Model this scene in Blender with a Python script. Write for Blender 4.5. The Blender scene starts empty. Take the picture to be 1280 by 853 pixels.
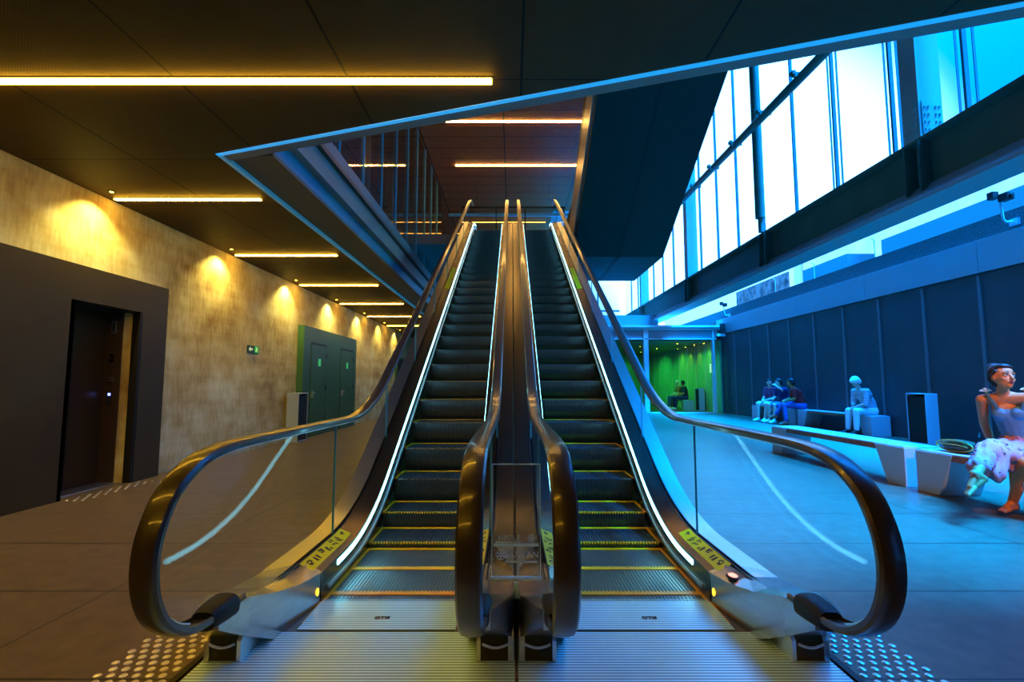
import bpy, bmesh, math, random
from mathutils import Vector, Matrix, Euler
random.seed(7)
C = bpy.context.scene.collection
SC = bpy.context.scene
R = math.radians

# ------------------------------------------------------------------ helpers
class MB:
    """collects shapes, builds ONE mesh object"""
    def __init__(s): s.v = []; s.f = []; s.m = []; s.mi = 0
    def add(s, vs, fs):
        b = len(s.v); s.v += [tuple(v) for v in vs]
        for f in fs: s.f.append(tuple(b+i for i in f)); s.m.append(s.mi)
        return s
    def box(s, x0, x1, y0, y1, z0, z1, M=None):
        vs = [Vector((x, y, z)) for x in (x0, x1) for y in (y0, y1) for z in (z0, z1)]
        if M is not None: vs = [M @ v for v in vs]
        return s.add(vs, [(0,1,3,2),(4,6,7,5),(0,4,5,1),(2,3,7,6),(0,2,6,4),(1,5,7,3)])
    def prism(s, pts, a0, a1, axis='x'):
        """pts: 2D polygon, extruded along axis"""
        n = len(pts); vs = []
        for a in (a0, a1):
            for p in pts:
                vs.append((a, p[0], p[1]) if axis == 'x' else (p[0], a, p[1]) if axis == 'y' else (p[0], p[1], a))
        return s.add(vs, [tuple(range(n))[::-1], tuple(range(n, 2*n))] + [(i, (i+1) % n, n+(i+1) % n, n+i) for i in range(n)])
    def bar(s, p, q, w, h=None):
        h = h or w; p = Vector(p); q = Vector(q); d = (q-p); L = d.length; d.normalize()
        up = Vector((0,0,1)) if abs(d.z) < .95 else Vector((0,1,0))
        a = d.cross(up).normalized(); b = a.cross(d).normalized()
        vs = []
        for o in (p, q):
            for i, j in ((-1,-1),(1,-1),(1,1),(-1,1)): vs.append(o + a*(i*w/2) + b*(j*h/2))
        return s.add(vs, [(3,2,1,0),(4,5,6,7),(0,1,5,4),(1,2,6,5),(2,3,7,6),(3,0,4,7)])
    def tube(s, pts, rs, n=10, cap=True):
        pts = [Vector(p) for p in pts]
        if not hasattr(rs, '__len__'): rs = [rs]*len(pts)
        vs = []; prev = None
        for i, p in enumerate(pts):
            t = (pts[min(i+1, len(pts)-1)] - pts[max(i-1, 0)]).normalized()
            if prev is None:
                prev = t.cross(Vector((0,0,1)) if abs(t.z) < .9 else Vector((1,0,0))).normalized()
            a = (prev - t*prev.dot(t)).normalized(); prev = a; b = t.cross(a)
            for k in range(n):
                an = 2*math.pi*k/n; vs.append(p + (a*math.cos(an)+b*math.sin(an))*rs[i])
        fs = []
        for i in range(len(pts)-1):
            for k in range(n): fs.append((i*n+k, i*n+(k+1) % n, (i+1)*n+(k+1) % n, (i+1)*n+k))
        if cap: fs += [tuple(range(n))[::-1], tuple(range((len(pts)-1)*n, len(pts)*n))]
        return s.add(vs, fs)
    def ell(s, c, r, M=None, nu=16, nv=10):
        c = Vector(c); r = r if hasattr(r, '__len__') else (r, r, r)
        vs = []; fs = []
        def P(x, y, z):
            q = Vector((x*r[0], y*r[1], z*r[2]))
            if M is not None: q = M @ q
            return c + q
        vs.append(P(0,0,1))
        for j in range(1, nv):
            th = math.pi*j/nv
            for i in range(nu):
                ph = 2*math.pi*i/nu; vs.append(P(math.sin(th)*math.cos(ph), math.sin(th)*math.sin(ph), math.cos(th)))
        vs.append(P(0,0,-1)); L = len(vs)-1
        for i in range(nu):
            fs.append((0, 1+i, 1+(i+1) % nu)); fs.append((L, L-nu+(i+1) % nu, L-nu+i))
        for j in range(nv-2):
            for i in range(nu):
                a = 1+j*nu+i; b = 1+j*nu+(i+1) % nu; fs.append((a, a+nu, b+nu, b))
        return s.add(vs, fs)
    def cap(s, p, q, r0, r1, n=14):
        """tapered capsule"""
        p = Vector(p); q = Vector(q)
        s.tube([p, q], [r0, r1], n); s.ell(p, r0, None, n, 8); s.ell(q, r1, None, n, 8); return s
    def build(s, name, mat, parent=None, smooth=False, bevel=0):
        me = bpy.data.meshes.new(name); me.from_pydata([tuple(v) for v in s.v], [], s.f)
        mats = mat if isinstance(mat, (list, tuple)) else [mat]
        for m in mats: me.materials.append(m)
        if len(mats) > 1: me.polygons.foreach_set('material_index', s.m)
        bm = bmesh.new(); bm.from_mesh(me); bmesh.ops.recalc_face_normals(bm, faces=bm.faces); bm.to_mesh(me); bm.free()
        o = bpy.data.objects.new(name, me); C.objects.link(o)
        if parent is not None: o.parent = parent
        if bevel:
            md = o.modifiers.new('bevel', 'BEVEL'); md.width = bevel; md.segments = 2; md.limit_method = 'ANGLE'; md.angle_limit = R(40)
        if smooth:
            me.polygons.foreach_set('use_smooth', [True]*len(me.polygons))
            if smooth != 'all':
                md = o.modifiers.new('es', 'EDGE_SPLIT'); md.split_angle = R(35)
        return o

def bake(o):
    dg = bpy.context.evaluated_depsgraph_get(); dg.update()
    me = bpy.data.meshes.new_from_object(o.evaluated_get(dg)); o.modifiers.clear(); o.data = me; return o
def organic(mb, name, mat, parent, voxel=.008, smooth=4, parentloc=None):
    """melts overlapping limbs into one continuous surface"""
    o = mb.build(name, mat, parent)
    m = o.modifiers.new('r', 'REMESH'); m.mode = 'VOXEL'; m.voxel_size = voxel; m.use_smooth_shade = True
    m = o.modifiers.new('s', 'SMOOTH'); m.factor = .5; m.iterations = smooth
    bake(o)
    if not o.data.materials: o.data.materials.append(mat)
    o.data.polygons.foreach_set('use_smooth', [True]*len(o.data.polygons))
    return o
def sit_flat(root, x0, x1, y0, y1, z=.484):
    bpy.context.view_layer.update()
    M = Matrix.Translation(root.location) @ Matrix.Rotation(root.rotation_euler.z, 4, 'Z'); Mi = M.inverted()
    for o in kids(root):
        if o.type != 'MESH': continue
        for v in o.data.vertices:
            w = M @ v.co
            if x0 < w.x < x1 and y0 < w.y < y1 and .25 < w.z < z: w.z = z+.001; v.co = Mi @ w
def tag(o, label=None, cat=None, group=None, kind=None):
    if label: o['label'] = label
    if cat: o['category'] = cat
    if group: o['group'] = group
    if kind: o['kind'] = kind
    return o
def empty(name, loc, label, cat, group=None, rz=0):
    o = bpy.data.objects.new(name, None); C.objects.link(o); o.location = loc; o.rotation_euler.z = rz
    o.empty_display_size = .1
    return tag(o, label, cat, group)
def kids(o): return [c for c in bpy.data.objects if c.parent == o]
def copy_tree(o, parent=None):
    c = o.copy(); C.objects.link(c); c.parent = parent
    for ch in kids(o): copy_tree(ch, c)
    return c
def struct(o): o['kind'] = 'structure'; return o

# ------------------------------------------------------------------ materials
def newmat(name):
    m = bpy.data.materials.new(name); m.use_nodes = True; nt = m.node_tree
    return m, nt, nt.nodes['Principled BSDF']
def mat(name, col, rough=.5, metal=0, spec=.22, noise=None, bump=None, coat=0, emit=None, estr=0, aniso=0):
    """noise=(scale, amount, stretch xyz); bump=(scale, strength)"""
    m, nt, b = newmat(name)
    b.inputs['Base Color'].default_value = (*col, 1); b.inputs['Roughness'].default_value = rough
    b.inputs['Metallic'].default_value = metal; b.inputs['Specular IOR Level'].default_value = spec
    b.inputs['Coat Weight'].default_value = coat; b.inputs['Coat Roughness'].default_value = .08
    if emit: b.inputs['Emission Color'].default_value = (*emit, 1); b.inputs['Emission Strength'].default_value = estr
    if noise or bump:
        tc = nt.nodes.new('ShaderNodeTexCoord')
    if noise:
        mp = nt.nodes.new('ShaderNodeMapping'); nt.links.new(tc.outputs['Object'], mp.inputs[0])
        mp.inputs['Scale'].default_value = noise[2] if len(noise) > 2 else (1,1,1)
        n = nt.nodes.new('ShaderNodeTexNoise'); n.inputs['Scale'].default_value = noise[0]; n.inputs['Detail'].default_value = 6
        nt.links.new(mp.outputs[0], n.inputs['Vector'])
        cr = nt.nodes.new('ShaderNodeValToRGB'); a = noise[1]
        cr.color_ramp.elements[0].position = .3; cr.color_ramp.elements[1].position = .7
        cr.color_ramp.elements[0].color = (*[c*(1-a) for c in col], 1); cr.color_ramp.elements[1].color = (*[min(1, c*(1+a)) for c in col], 1)
        nt.links.new(n.outputs['Fac'], cr.inputs[0]); nt.links.new(cr.outputs[0], b.inputs['Base Color'])
    if bump:
        n2 = nt.nodes.new('ShaderNodeTexNoise'); n2.inputs['Scale'].default_value = bump[0]; n2.inputs['Detail'].default_value = 4
        nt.links.new(tc.outputs['Object'], n2.inputs['Vector'])
        bp = nt.nodes.new('ShaderNodeBump'); bp.inputs['Strength'].default_value = bump[1]; bp.inputs['Distance'].default_value = .02
        nt.links.new(n2.outputs['Fac'], bp.inputs['Height']); nt.links.new(bp.outputs[0], b.inputs['Normal'])
    return m
def emat(name, col, s):
    m, nt, b = newmat(name); nt.nodes.remove(b)
    e = nt.nodes.new('ShaderNodeEmission'); e.inputs[0].default_value = (*col, 1); e.inputs[1].default_value = s
    nt.links.new(e.outputs[0], nt.nodes['Material Output'].inputs[0]); return m
def glass(name, tint=(.9,.97,.98), refl=1.0, rough=.0, add=.0, fres=.5):
    m, nt, b = newmat(name); nt.nodes.remove(b)
    t = nt.nodes.new('ShaderNodeBsdfTransparent'); t.inputs[0].default_value = (*tint, 1)
    g = nt.nodes.new('ShaderNodeBsdfGlossy'); g.inputs['Roughness'].default_value = rough
    lw = nt.nodes.new('ShaderNodeLayerWeight'); pw = nt.nodes.new('ShaderNodeMath'); pw.operation = 'POWER'; pw.inputs[1].default_value = 5
    nt.links.new(lw.outputs['Facing'], pw.inputs[0])
    mu = nt.nodes.new('ShaderNodeMath'); mu.operation = 'MULTIPLY_ADD'; mu.inputs[1].default_value = fres; mu.inputs[2].default_value = .04*refl+add; mu.use_clamp = True
    nt.links.new(pw.outputs[0], mu.inputs[0])
    mx = nt.nodes.new('ShaderNodeMixShader'); nt.links.new(mu.outputs[0], mx.inputs[0]); nt.links.new(t.outputs[0], mx.inputs[1]); nt.links.new(g.outputs[0], mx.inputs[2])
    nt.links.new(mx.outputs[0], nt.nodes['Material Output'].inputs[0]); return m
def linemat(name, col, rough, lines, noise=(3,.15), metal=0, spec=.12, linecol=(.01,.008,.006), dots=0):
    """lines: list of (axis, spacing, offset, width): dark joints at world/object coordinates"""
    m = mat(name, col, rough, metal, spec, noise=noise); nt = m.node_tree; b = nt.nodes['Principled BSDF']
    tc = nt.nodes.new('ShaderNodeTexCoord'); sx = nt.nodes.new('ShaderNodeSeparateXYZ'); nt.links.new(tc.outputs['Object'], sx.inputs[0])
    def M(op, a, b_=None, c=None):
        n = nt.nodes.new('ShaderNodeMath'); n.operation = op
        for i, v in enumerate((a, b_, c)):
            if v is None: continue
            if isinstance(v, (int, float)): n.inputs[i].default_value = v
            else: nt.links.new(v, n.inputs[i])
        return n.outputs[0]
    fac = None
    for ax, sp, off, w in lines:
        q = M('SUBTRACT', sx.outputs[ax], off); q = M('DIVIDE', q, sp); q = M('FRACT', q); q = M('SUBTRACT', q, .5); q = M('ABSOLUTE', q)
        q = M('GREATER_THAN', q, .5 - w/sp/2)
        fac = q if fac is None else M('MAXIMUM', fac, q)
    if dots:
        a = M('SINE', M('MULTIPLY', sx.outputs[0], 2*math.pi/dots)); c = M('SINE', M('MULTIPLY', sx.outputs[1], 2*math.pi/dots))
        q = M('MULTIPLY', M('GREATER_THAN', M('MULTIPLY', a, c), .35), .55); fac = M('MAXIMUM', fac, q)
    mx = nt.nodes.new('ShaderNodeMix'); mx.data_type = 'RGBA'; nt.links.new(fac, mx.inputs[0])
    src = b.inputs['Base Color'].links[0].from_socket if b.inputs['Base Color'].links else None
    if src: nt.links.new(src, mx.inputs[6])
    else: mx.inputs[6].default_value = (*col, 1)
    mx.inputs[7].default_value = (*linecol, 1); nt.links.new(mx.outputs[2], b.inputs['Base Color'])
    return m

M_ = {}
M_['floor'] = linemat('dark_stone_tiles', (.12,.085,.052), .30, [(1,.9,.42,.014),(0,3.2,.75,.012)], noise=(9,.22), spec=.22, linecol=(.012,.01,.008))
M_['ceil'] = linemat('perforated_ceiling_panel', (.088,.052,.014), .6, [(0,1.28,.05,.018),(1,1.31,3.5,.014)], noise=(2,.12), dots=.022)
M_['redceil'] = linemat('timber_ceiling_boards', (.46,.12,.03), .45, [(1,.765,.65,.03),(0,2.62,-.27,.035)], noise=(6,.25,(1,6,1)))
def concrete():
    m, nt, b = newmat('board_marked_concrete'); b.inputs['Roughness'].default_value = .85; b.inputs['Specular IOR Level'].default_value = .2
    tc = nt.nodes.new('ShaderNodeTexCoord'); acc = None
    for sc_, st, wgt, det in ((.55,(1,1,1.6),.55,4),(2.6,(1,1,1.1),.40,9),(14,(1,1.8,.35),.25,6),(1.1,(1,.5,6),.20,5)):
        mp = nt.nodes.new('ShaderNodeMapping'); mp.inputs['Scale'].default_value = st; nt.links.new(tc.outputs['Object'], mp.inputs[0])
        n = nt.nodes.new('ShaderNodeTexNoise'); n.inputs['Scale'].default_value = sc_; n.inputs['Detail'].default_value = det; nt.links.new(mp.outputs[0], n.inputs['Vector'])
        q = nt.nodes.new('ShaderNodeMath'); q.operation = 'MULTIPLY_ADD'; q.inputs[1].default_value = wgt; nt.links.new(n.outputs['Fac'], q.inputs[0])
        if acc: nt.links.new(acc, q.inputs[2])
        else: q.inputs[2].default_value = 0
        acc = q.outputs[0]
    cr = nt.nodes.new('ShaderNodeValToRGB'); e = cr.color_ramp.elements
    e[0].position = .52; e[0].color = (.34,.22,.07,1); e[1].position = .86; e[1].color = (.80,.78,.42,1); x = e.new(.68); x.color = (.60,.49,.19,1)
    nt.links.new(acc, cr.inputs[0]); nt.links.new(cr.outputs[0], b.inputs['Base Color'])
    n = nt.nodes.new('ShaderNodeTexNoise'); n.inputs['Scale'].default_value = 25; n.inputs['Detail'].default_value = 5; nt.links.new(tc.outputs['Object'], n.inputs['Vector'])
    bp = nt.nodes.new('ShaderNodeBump'); bp.inputs['Strength'].default_value = .25; bp.inputs['Distance'].default_value = .01; nt.links.new(n.outputs['Fac'], bp.inputs['Height']); nt.links.new(bp.outputs[0], b.inputs['Normal'])
    return m
M_['concrete'] = concrete()
M_['darkpanel'] = mat('dark_bronze_panel', (.052,.037,.009), .5, noise=(1.5,.1))
M_['greenpanel'] = mat('olive_door_panel', (.055,.15,.06), .45, noise=(1.5,.08))
M_['dark'] = mat('near_black', (.012,.012,.012), .5)
M_['rubber'] = mat('black_handrail_rubber', (.03,.022,.016), .30, spec=.5, coat=.35)
M_['steel'] = mat('brushed_steel', (.50,.48,.46), .24, 1, noise=(40,.08,(1,.03,1)))
M_['steeldk'] = mat('dark_bronzed_steel', (.15,.115,.085), .27, 1, noise=(30,.1,(1,.03,1)))
M_['alu'] = mat('pale_aluminium', (.72,.72,.72), .34, 1)
M_['outerdeck'] = mat('satin_outer_deck', (.62,.60,.56), .3, 1, noise=(30,.06,(1,.03,1)))
M_['step'] = mat('grooved_step_metal', (.075,.08,.085), .28, .65)
M_['yellow'] = mat('yellow_safety_paint', (.90,.36,.0), .45)
M_['comb'] = linemat('ribbed_landing_plate', (.62,1,.98), .32, [(1,.021,0,.007)], noise=(5,.08), metal=.2, linecol=(.2,.3,.28))
M_['led'] = emat('led_strip_glow', (.22,.78,1), 18)
M_['amber'] = emat('amber_lamp_glow', (1,.55,.02), 4)
M_['redlamp'] = emat('red_lamp_glow', (1,.25,.2), 3)
M_['lamp'] = emat('linear_lamp_glow', (1,.52,.035), 48)
M_['glass'] = glass('balustrade_glass', (.95,.98,.98), .36, fres=.09)
M_['fglass'] = glass('facade_glass', (.95,.96,.97), .6, fres=.3)
M_['iglass'] = glass('gallery_glass', (.85,.90,.88), 1.2, add=.0)
M_['acry'] = glass('clear_acrylic', (.86,.93,.95), 2.0, add=.09)
M_['beam'] = mat('painted_steel_beam', (.07,.115,.085), .45, noise=(2,.1))
M_['trim'] = mat('pale_edge_trim', (.75,.78,.80), .4)
M_['soffit'] = mat('painted_slab_edge', (.23,.23,.20), .5)
M_['truss'] = linemat('escalator_cladding', (.055,.06,.058), .5, [(0,30,3.27,.03)], noise=(1,.1))
M_['ribwall'] = mat('ribbed_metal_cladding', (.065,.07,.075), .42, .3, noise=(2,.08))
M_['rib'] = mat('cladding_rib', (.16,.16,.17), .4, .3)
M_['band'] = mat('smooth_parapet_band', (.27,.28,.32), .32, .2)
M_['turf'] = mat('rough_dark_render', (.09,.09,.09), .9, noise=(40,.6), bump=(40,.9))
M_['extconc'] = mat('pale_outdoor_concrete', (.62,.62,.6), .8, noise=(1.5,.15))
M_['extblue'] = mat('blue_shaded_terrace', (.0,.13,.17), .6)
M_['window'] = mat('outdoor_window', (.06,.09,.09), .12, .0, 1, noise=(2.5,.8))
M_['white'] = mat('white_painted_metal', (.38,.47,.53), .4)
M_['wood'] = mat('reddish_bench_wood', (.30,.09,.05), .5, noise=(8,.3,(6,1,1)))
M_['signgreen'] = mat('green_sign', (.02,.30,.06), .5, emit=(.05,.8,.1), estr=.35)
M_['signwhite'] = mat('sign_white', (.8,.85,.7), .5, emit=(.6,.9,.4), estr=.4)
M_['signdark'] = mat('sign_dark', (.02,.06,.03), .5)
M_['paper'] = mat('green_notice', (.10,.75,.25), .6, emit=(.05,.8,.2), estr=.25)
M_['sticker'] = mat('yellow_warning_label', (.92,.66,.0), .5)
M_['ink'] = mat('label_print', (.10,.05,.01), .6)
M_['etch'] = mat('frosted_lettering', (.45,.62,.72), .5)
M_['tact'] = mat('tactile_stud_metal', (.75,.72,.66), .3, .9)
M_['greenwall'] = mat('vestibule_cladding', (.16,.38,.17), .4, noise=(2,.08))

# ------------------------------------------------------------------ camera
F = 620; PITCH = math.atan(53.5/F); CAMH = 1.25
cam = bpy.data.cameras.new('camera'); cam.sensor_width = 36; cam.lens = 36*F/1280; cam.clip_start = .05; cam.clip_end = 400
co = bpy.data.objects.new('camera', cam); C.objects.link(co); co.location = (-.02,0,CAMH); co.rotation_euler = (R(90)+PITCH, 0, 0)
SC.camera = co

# ------------------------------------------------------------------ world
def build_world():
    w = bpy.data.worlds.new('sky'); SC.world = w; w.use_nodes = True; nt = w.node_tree; nt.nodes.clear()
    out = nt.nodes.new('ShaderNodeOutputWorld'); bg = nt.nodes.new('ShaderNodeBackground')
    tc = nt.nodes.new('ShaderNodeTexCoord')
    d = nt.nodes.new('ShaderNodeVectorMath'); d.operation = 'DOT_PRODUCT'
    nv = nt.nodes.new('ShaderNodeVectorMath'); nv.operation = 'NORMALIZE'
    nt.links.new(tc.outputs['Generated'], nv.inputs[0]); nt.links.new(nv.outputs[0], d.inputs[0])
    d.inputs[1].default_value = Vector((.40, .86, .30)).normalized()
    cr = nt.nodes.new('ShaderNodeValToRGB'); cr.color_ramp.interpolation = 'EASE'
    e = cr.color_ramp.elements
    e[0].position = .0; e[0].color = (0, .06, .22, 1)
    e[1].position = .974; e[1].color = (.175, .48, 1, 1)
    for p, c in ((.6, (.0,.055,.22,1)), (.84, (0,.062,.24,1)), (.945, (0,.085,.33,1))):
        x = e.new(p); x.color = c
    nt.links.new(d.outputs['Value'], cr.inputs[0]); bg.inputs[1].default_value = WORLD_S
    sp = nt.nodes.new('ShaderNodeSeparateXYZ'); nt.links.new(nv.outputs[0], sp.inputs[0])
    mz = nt.nodes.new('ShaderNodeMath'); mz.operation = 'MAXIMUM'; mz.inputs[1].default_value = 0; nt.links.new(sp.outputs[2], mz.inputs[0])
    pz = nt.nodes.new('ShaderNodeMath'); pz.operation = 'POWER'; pz.inputs[1].default_value = 6; nt.links.new(mz.outputs[0], pz.inputs[0])
    vm = nt.nodes.new('ShaderNodeVectorMath'); vm.operation = 'SCALE'; vm.inputs[0].default_value = (0, 2.6, 12); nt.links.new(pz.outputs[0], vm.inputs[3])
    va = nt.nodes.new('ShaderNodeVectorMath'); va.operation = 'ADD'; nt.links.new(cr.outputs[0], va.inputs[0]); nt.links.new(vm.outputs[0], va.inputs[1])
    nt.links.new(va.outputs[0], bg.inputs[0])
    nt.links.new(bg.outputs[0], out.inputs[0])
WORLD_S = 7
build_world()

# ------------------------------------------------------------------ room shell
SOF_A = (-2.93, 4.69); SOF_B = (2.98, 2.75)
def sof_y(x): return SOF_A[1] + (x-SOF_A[0])*(SOF_B[1]-SOF_A[1])/(SOF_B[0]-SOF_A[0])
ZC = 3.5
struct(MB().box(-5.6,9.6,-6,34,-.3,0).build('floor', M_['floor']))
struct(MB().prism([(-5.2,-6),(7.2,-6),(7.2,sof_y(7.2)),SOF_A,(-2.93,26),(-5.2,26)], ZC, ZC+.3, 'z').build('ceiling', M_['ceil']))
# left wall with lift recess
w = MB()
w.box(-5.6,-4.95,-6,5.36,0,ZC); w.box(-5.6,-4.95,6.5,27,0,ZC); w.box(-5.6,-4.95,5.36,6.5,2.2,ZC); w.box(-5.75,-5.45,5.3,6.6,0,2.3)
struct(w.build('wall_left', M_['concrete']))
struct(MB().box(-5.6,6.9,-6.3,-6,0,4.2).build('wall_back', M_['darkpanel']))
for k in range(3,4):
    p = struct(MB().box(.68+2.1*k,2.62+2.1*k,-6.16,-6.14,0,3.5).build('window_%d' % (k+60), M_['fglass'])); MB().box(.6+2.1*k,.68+2.1*k,-6.22,-6.08,0,3.5).build('mullion', M_['dark'], p)
struct(MB().box(-5.6,1.4,26,26.3,0,ZC).build('wall_far', M_['darkpanel']))
# right wall cladding
struct(MB().box(9.1,9.5,-6,34,0,3.38).build('wall_right', M_['ribwall']))
r = MB()
for k in range(22):
    y = 20.2-1.335*k+.02
    if y > -6: r.box(9.07,9.1,y-.03,y+.03,0,3.36)
for k in range(9):
    y = 20.2+1.335*(k+1)
    r.box(9.07,9.1,y-.03,y+.03,0,3.1)
struct(r.build('trim_1', M_['rib']))
b = MB()
for k in range(9):
    b.box(9.05,9.6,-6+3.1*k,-6+3.1*k+3.09,3.40,4.04)
struct(b.build('trim_2', M_['band'], bevel=.004))
struct(MB().box(9.25,9.6,-6,30,4.04,4.47).build('trim_3', M_['turf']))

# slab edge along diagonal
def diag(x, off, z):
    d = Vector((SOF_B[0]-SOF_A[0], SOF_B[1]-SOF_A[1], 0)).normalized(); n = Vector((-d.y, d.x, 0))
    return Vector((x, sof_y(x), z)) + n*off
def diag_strip(name, offs, mt, x0=-2.93, x1=7.2):
    m = MB(); vs = []
    for x in (x0, x1):
        for o, z in offs: vs.append(diag(x, o, z))
    n = len(offs)
    m.add(vs, [tuple(range(n)), tuple(range(2*n-1, n-1, -1))] + [(i, (i+1) % n, n+(i+1) % n, n+i) for i in range(n)])
    return struct(m.build(name, mt))
diag_strip('trim_4', [(0,ZC-.006),(.046,ZC-.006),(.046,ZC+.1),(0,ZC+.1)], mat('glowing_edge_trim', (.3,.5,.6), .4, emit=(0,.30,.75), estr=.9))  # not a lamp: the bright daylit edge is added as emission on the trim
diag_strip('trim_5', [(.047,ZC+.005),(.175,ZC+.005),(.175,ZC+.5),(.047,ZC+.5)], M_['soffit'])
# longitudinal slab edge beam (I-profile) of the gallery
X0 = -2.93
e = MB(); e.prism([(X0,ZC-.006),(X0+.05,ZC-.006),(X0+.05,ZC+.1),(X0,ZC+.1)], 4.69, 26, 'y'); struct(e.build('trim_6', mat('dim_glowing_edge_trim', (.3,.5,.6), .4, emit=(0,.30,.55), estr=.22)))  # same edge brightness, weaker, put into the trim as emission
g = empty('gallery_edge_beam', (-2.6,4.8,ZC), 'long steel edge beam under the glazed gallery, left of the escalators', 'beam')
def gch(o): o.location = Vector((0,0,0))-g.location; return o
gch(MB().box(X0+.05,-2.42,4.80,26,ZC+.03,ZC+.07).build('bottom_flange', mat('olive_flange', (.12,.11,.07), .5), g))
gch(MB().box(-2.50,-2.46,4.80,26,ZC+.07,4.08).build('web', M_['trim'] if 0 else mat('grey_blue_web', (.04,.26,.34), .4), g))
gch(MB().box(-2.9,-2.30,4.80,26,4.08,4.14).build('top_flange', mat('grey_flange', (.035,.06,.06), .5), g))
gch(MB().box(-2.34,-2.30,4.80,26,4.14,4.30).build('edge_plate', mat('edge_plate', (.03,.16,.20), .5), g))
struct(MB().box(-5.6,-2.36,4.9,26,ZC+.3,4.08).build('floor_gallery', M_['soffit']))
# gallery glazing with fins, each bay an object
ZR = 9.1
for k in range(11):
    y = 5.4+1.335*k + (8.036-5.4-1.335*2); y1 = min(y+1.335, 21.8)
    p = MB().box(-2.96,-2.945,y+.01,y1-.01,4.14,ZR).build('window_%d' % (k+1), M_['iglass']); struct(p)
    MB().box(-2.94,-2.90,y-.008,y+.008,4.14,ZR).build('glass_fin', mat('fin_%d' % k, (.20,.50,.52), .15, .2, 1) if k == 0 else bpy.data.materials['fin_0'], p)
# gallery interior behind glass: wall, columns, shelves
struct(MB().box(-7.2,-7.0,4.9,26,4.08,ZR).build('wall_gallery', mat('gallery_wall', (.16,.11,.06), .7, noise=(3,.3))))
struct(MB().box(-7.2,-2.96,4.9,26,ZR,ZR+.2).build('ceiling_gallery', M_['redceil']))
for k in range(5):
    y = 8.2+2.67*k
    o = MB().box(-4.3,-4.05,y,y+.12,4.08,ZR).build('timber_post', bpy.data.materials['gallery_wall'])
    tag(o, 'brown post standing inside the glazed gallery behind the glass fins', 'post', 'posts inside the glazed gallery')
# upper hall
struct(MB().box(-2.95,1.80,5.2,22,ZR,ZR+.25).box(1.80,4.55,12.0,22,ZR,ZR+.25).build('ceiling_upper', M_['redceil']))
struct(MB().box(-7.2,1.85,15.0,29.7,5.55,5.85).build('floor_upper', M_['soffit']))
struct(MB().box(-7.2,1.85,27.0,27.3,5.85,ZR+1).build('wall_upper', mat('upper_hall_wall', (.42,.20,.12), .6, noise=(3,.2))))
struct(MB().box(-7.2,1.85,22,27.2,ZR-.02,ZR+.2).build('ceiling_upper_rear', M_['redceil']))
struct(MB().box(-7.2,6.6,-6,34,12.6,12.9).build('ceiling_roof', M_['soffit']))
struct(MB().box(-7.2,-7.0,-6,34,ZR,12.6).build('wall_upper_left', M_['soffit']))
struct(MB().box(-7.2,7.2,-6.3,-6,3.5,12.6).build('wall_upper_back', M_['soffit']))
o = MB().box(-2.9,4.4,22.0,22.06,ZR-.24,ZR-.12).build('trim_7', mat('cyan_beam', (.2,.6,.7), .4)); struct(o)

# ------------------------------------------------------------------ lamps
def linear_lamp(x0, x1, y, z, label, group, w=.05, mt='lamp'):
    t = empty('linear_ceiling_lamp', ((x0+x1)/2, y, z), label, 'ceiling light', group); L = (x1-x0)/2
    MB().box(-L-.02,L+.02,-w/2-.012,w/2+.012,-.006,.01).build('housing', M_['dark'], t)
    MB().box(-L,L,-w/2,w/2,-.022,-.005).build('diffuser', M_[mt], t)
    return t
linear_lamp(-4.7,-.17,3.5,ZC,'longest warm linear lamp, nearest the camera, in the dark panelled ceiling','linear lamps in the low ceiling', .055)
who = ['short warm linear lamp above the lift portal, second from the camera','warm linear lamp in the low ceiling, third from the camera',
       'warm linear lamp in the low ceiling, fourth from the camera','warm linear lamp above the two olive doors, fifth from the camera',
       'warm linear lamp in the low ceiling just past the olive doors','farthest small warm linear lamp above the end of the left corridor']
for k in range(6):
    linear_lamp(-4.85,-3.08,5.87+2.64*k,ZC,who[k],'linear lamps in the low ceiling')
for k in range(2): linear_lamp(-4.7,-.17,.6-2.62*k,ZC,'warm linear lamp in the low ceiling behind the viewpoint','linear lamps behind the viewpoint', .055)
M_['lamp3'] = emat('far_lamp_glow', (1,.42,.06), 7)
M_['lamp2'] = emat('upper_lamp_glow', (1,.55,.12), 60)
linear_lamp(-2.0,2.3,14.25,ZR,'upper front pale linear lamp on the timber ceiling','linear lamps in the timber ceiling',.07,'lamp2')
linear_lamp(-2.05,2.3,17.25,ZR,'upper rear pale linear lamp on the timber ceiling','linear lamps in the timber ceiling',.07,'lamp2')
linear_lamp(-2.6,1.6,23.4,ZR-.05,'added thin warm light line just beyond the timber ceiling','linear lamps in the timber ceiling',.06,'lamp3')  # this lamp and the next are added for light lines mirrored in glass
linear_lamp(-3.0,1.8,25.2,ZR-.05,'added thin orange light line beyond the top of the escalators','linear lamps in the timber ceiling',.06,'lamp3')
linear_lamp(-6.4,-4.4,13.0,ZR,'upper linear lamp inside the glazed gallery','linear lamps in the timber ceiling',.06,'lamp2')
def spot(loc, to, e, col, size=60, blend=.6, r=.03):
    l = bpy.data.lights.new('spot', 'SPOT'); l.energy = e; l.color = col; l.spot_size = R(size); l.spot_blend = blend; l.shadow_soft_size = r
    o = bpy.data.objects.new('spot_light', l); C.objects.link(o); o.location = loc
    o.rotation_euler = (Vector(to)-Vector(loc)).to_track_quat('-Z','Y').to_euler(); return o
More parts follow.
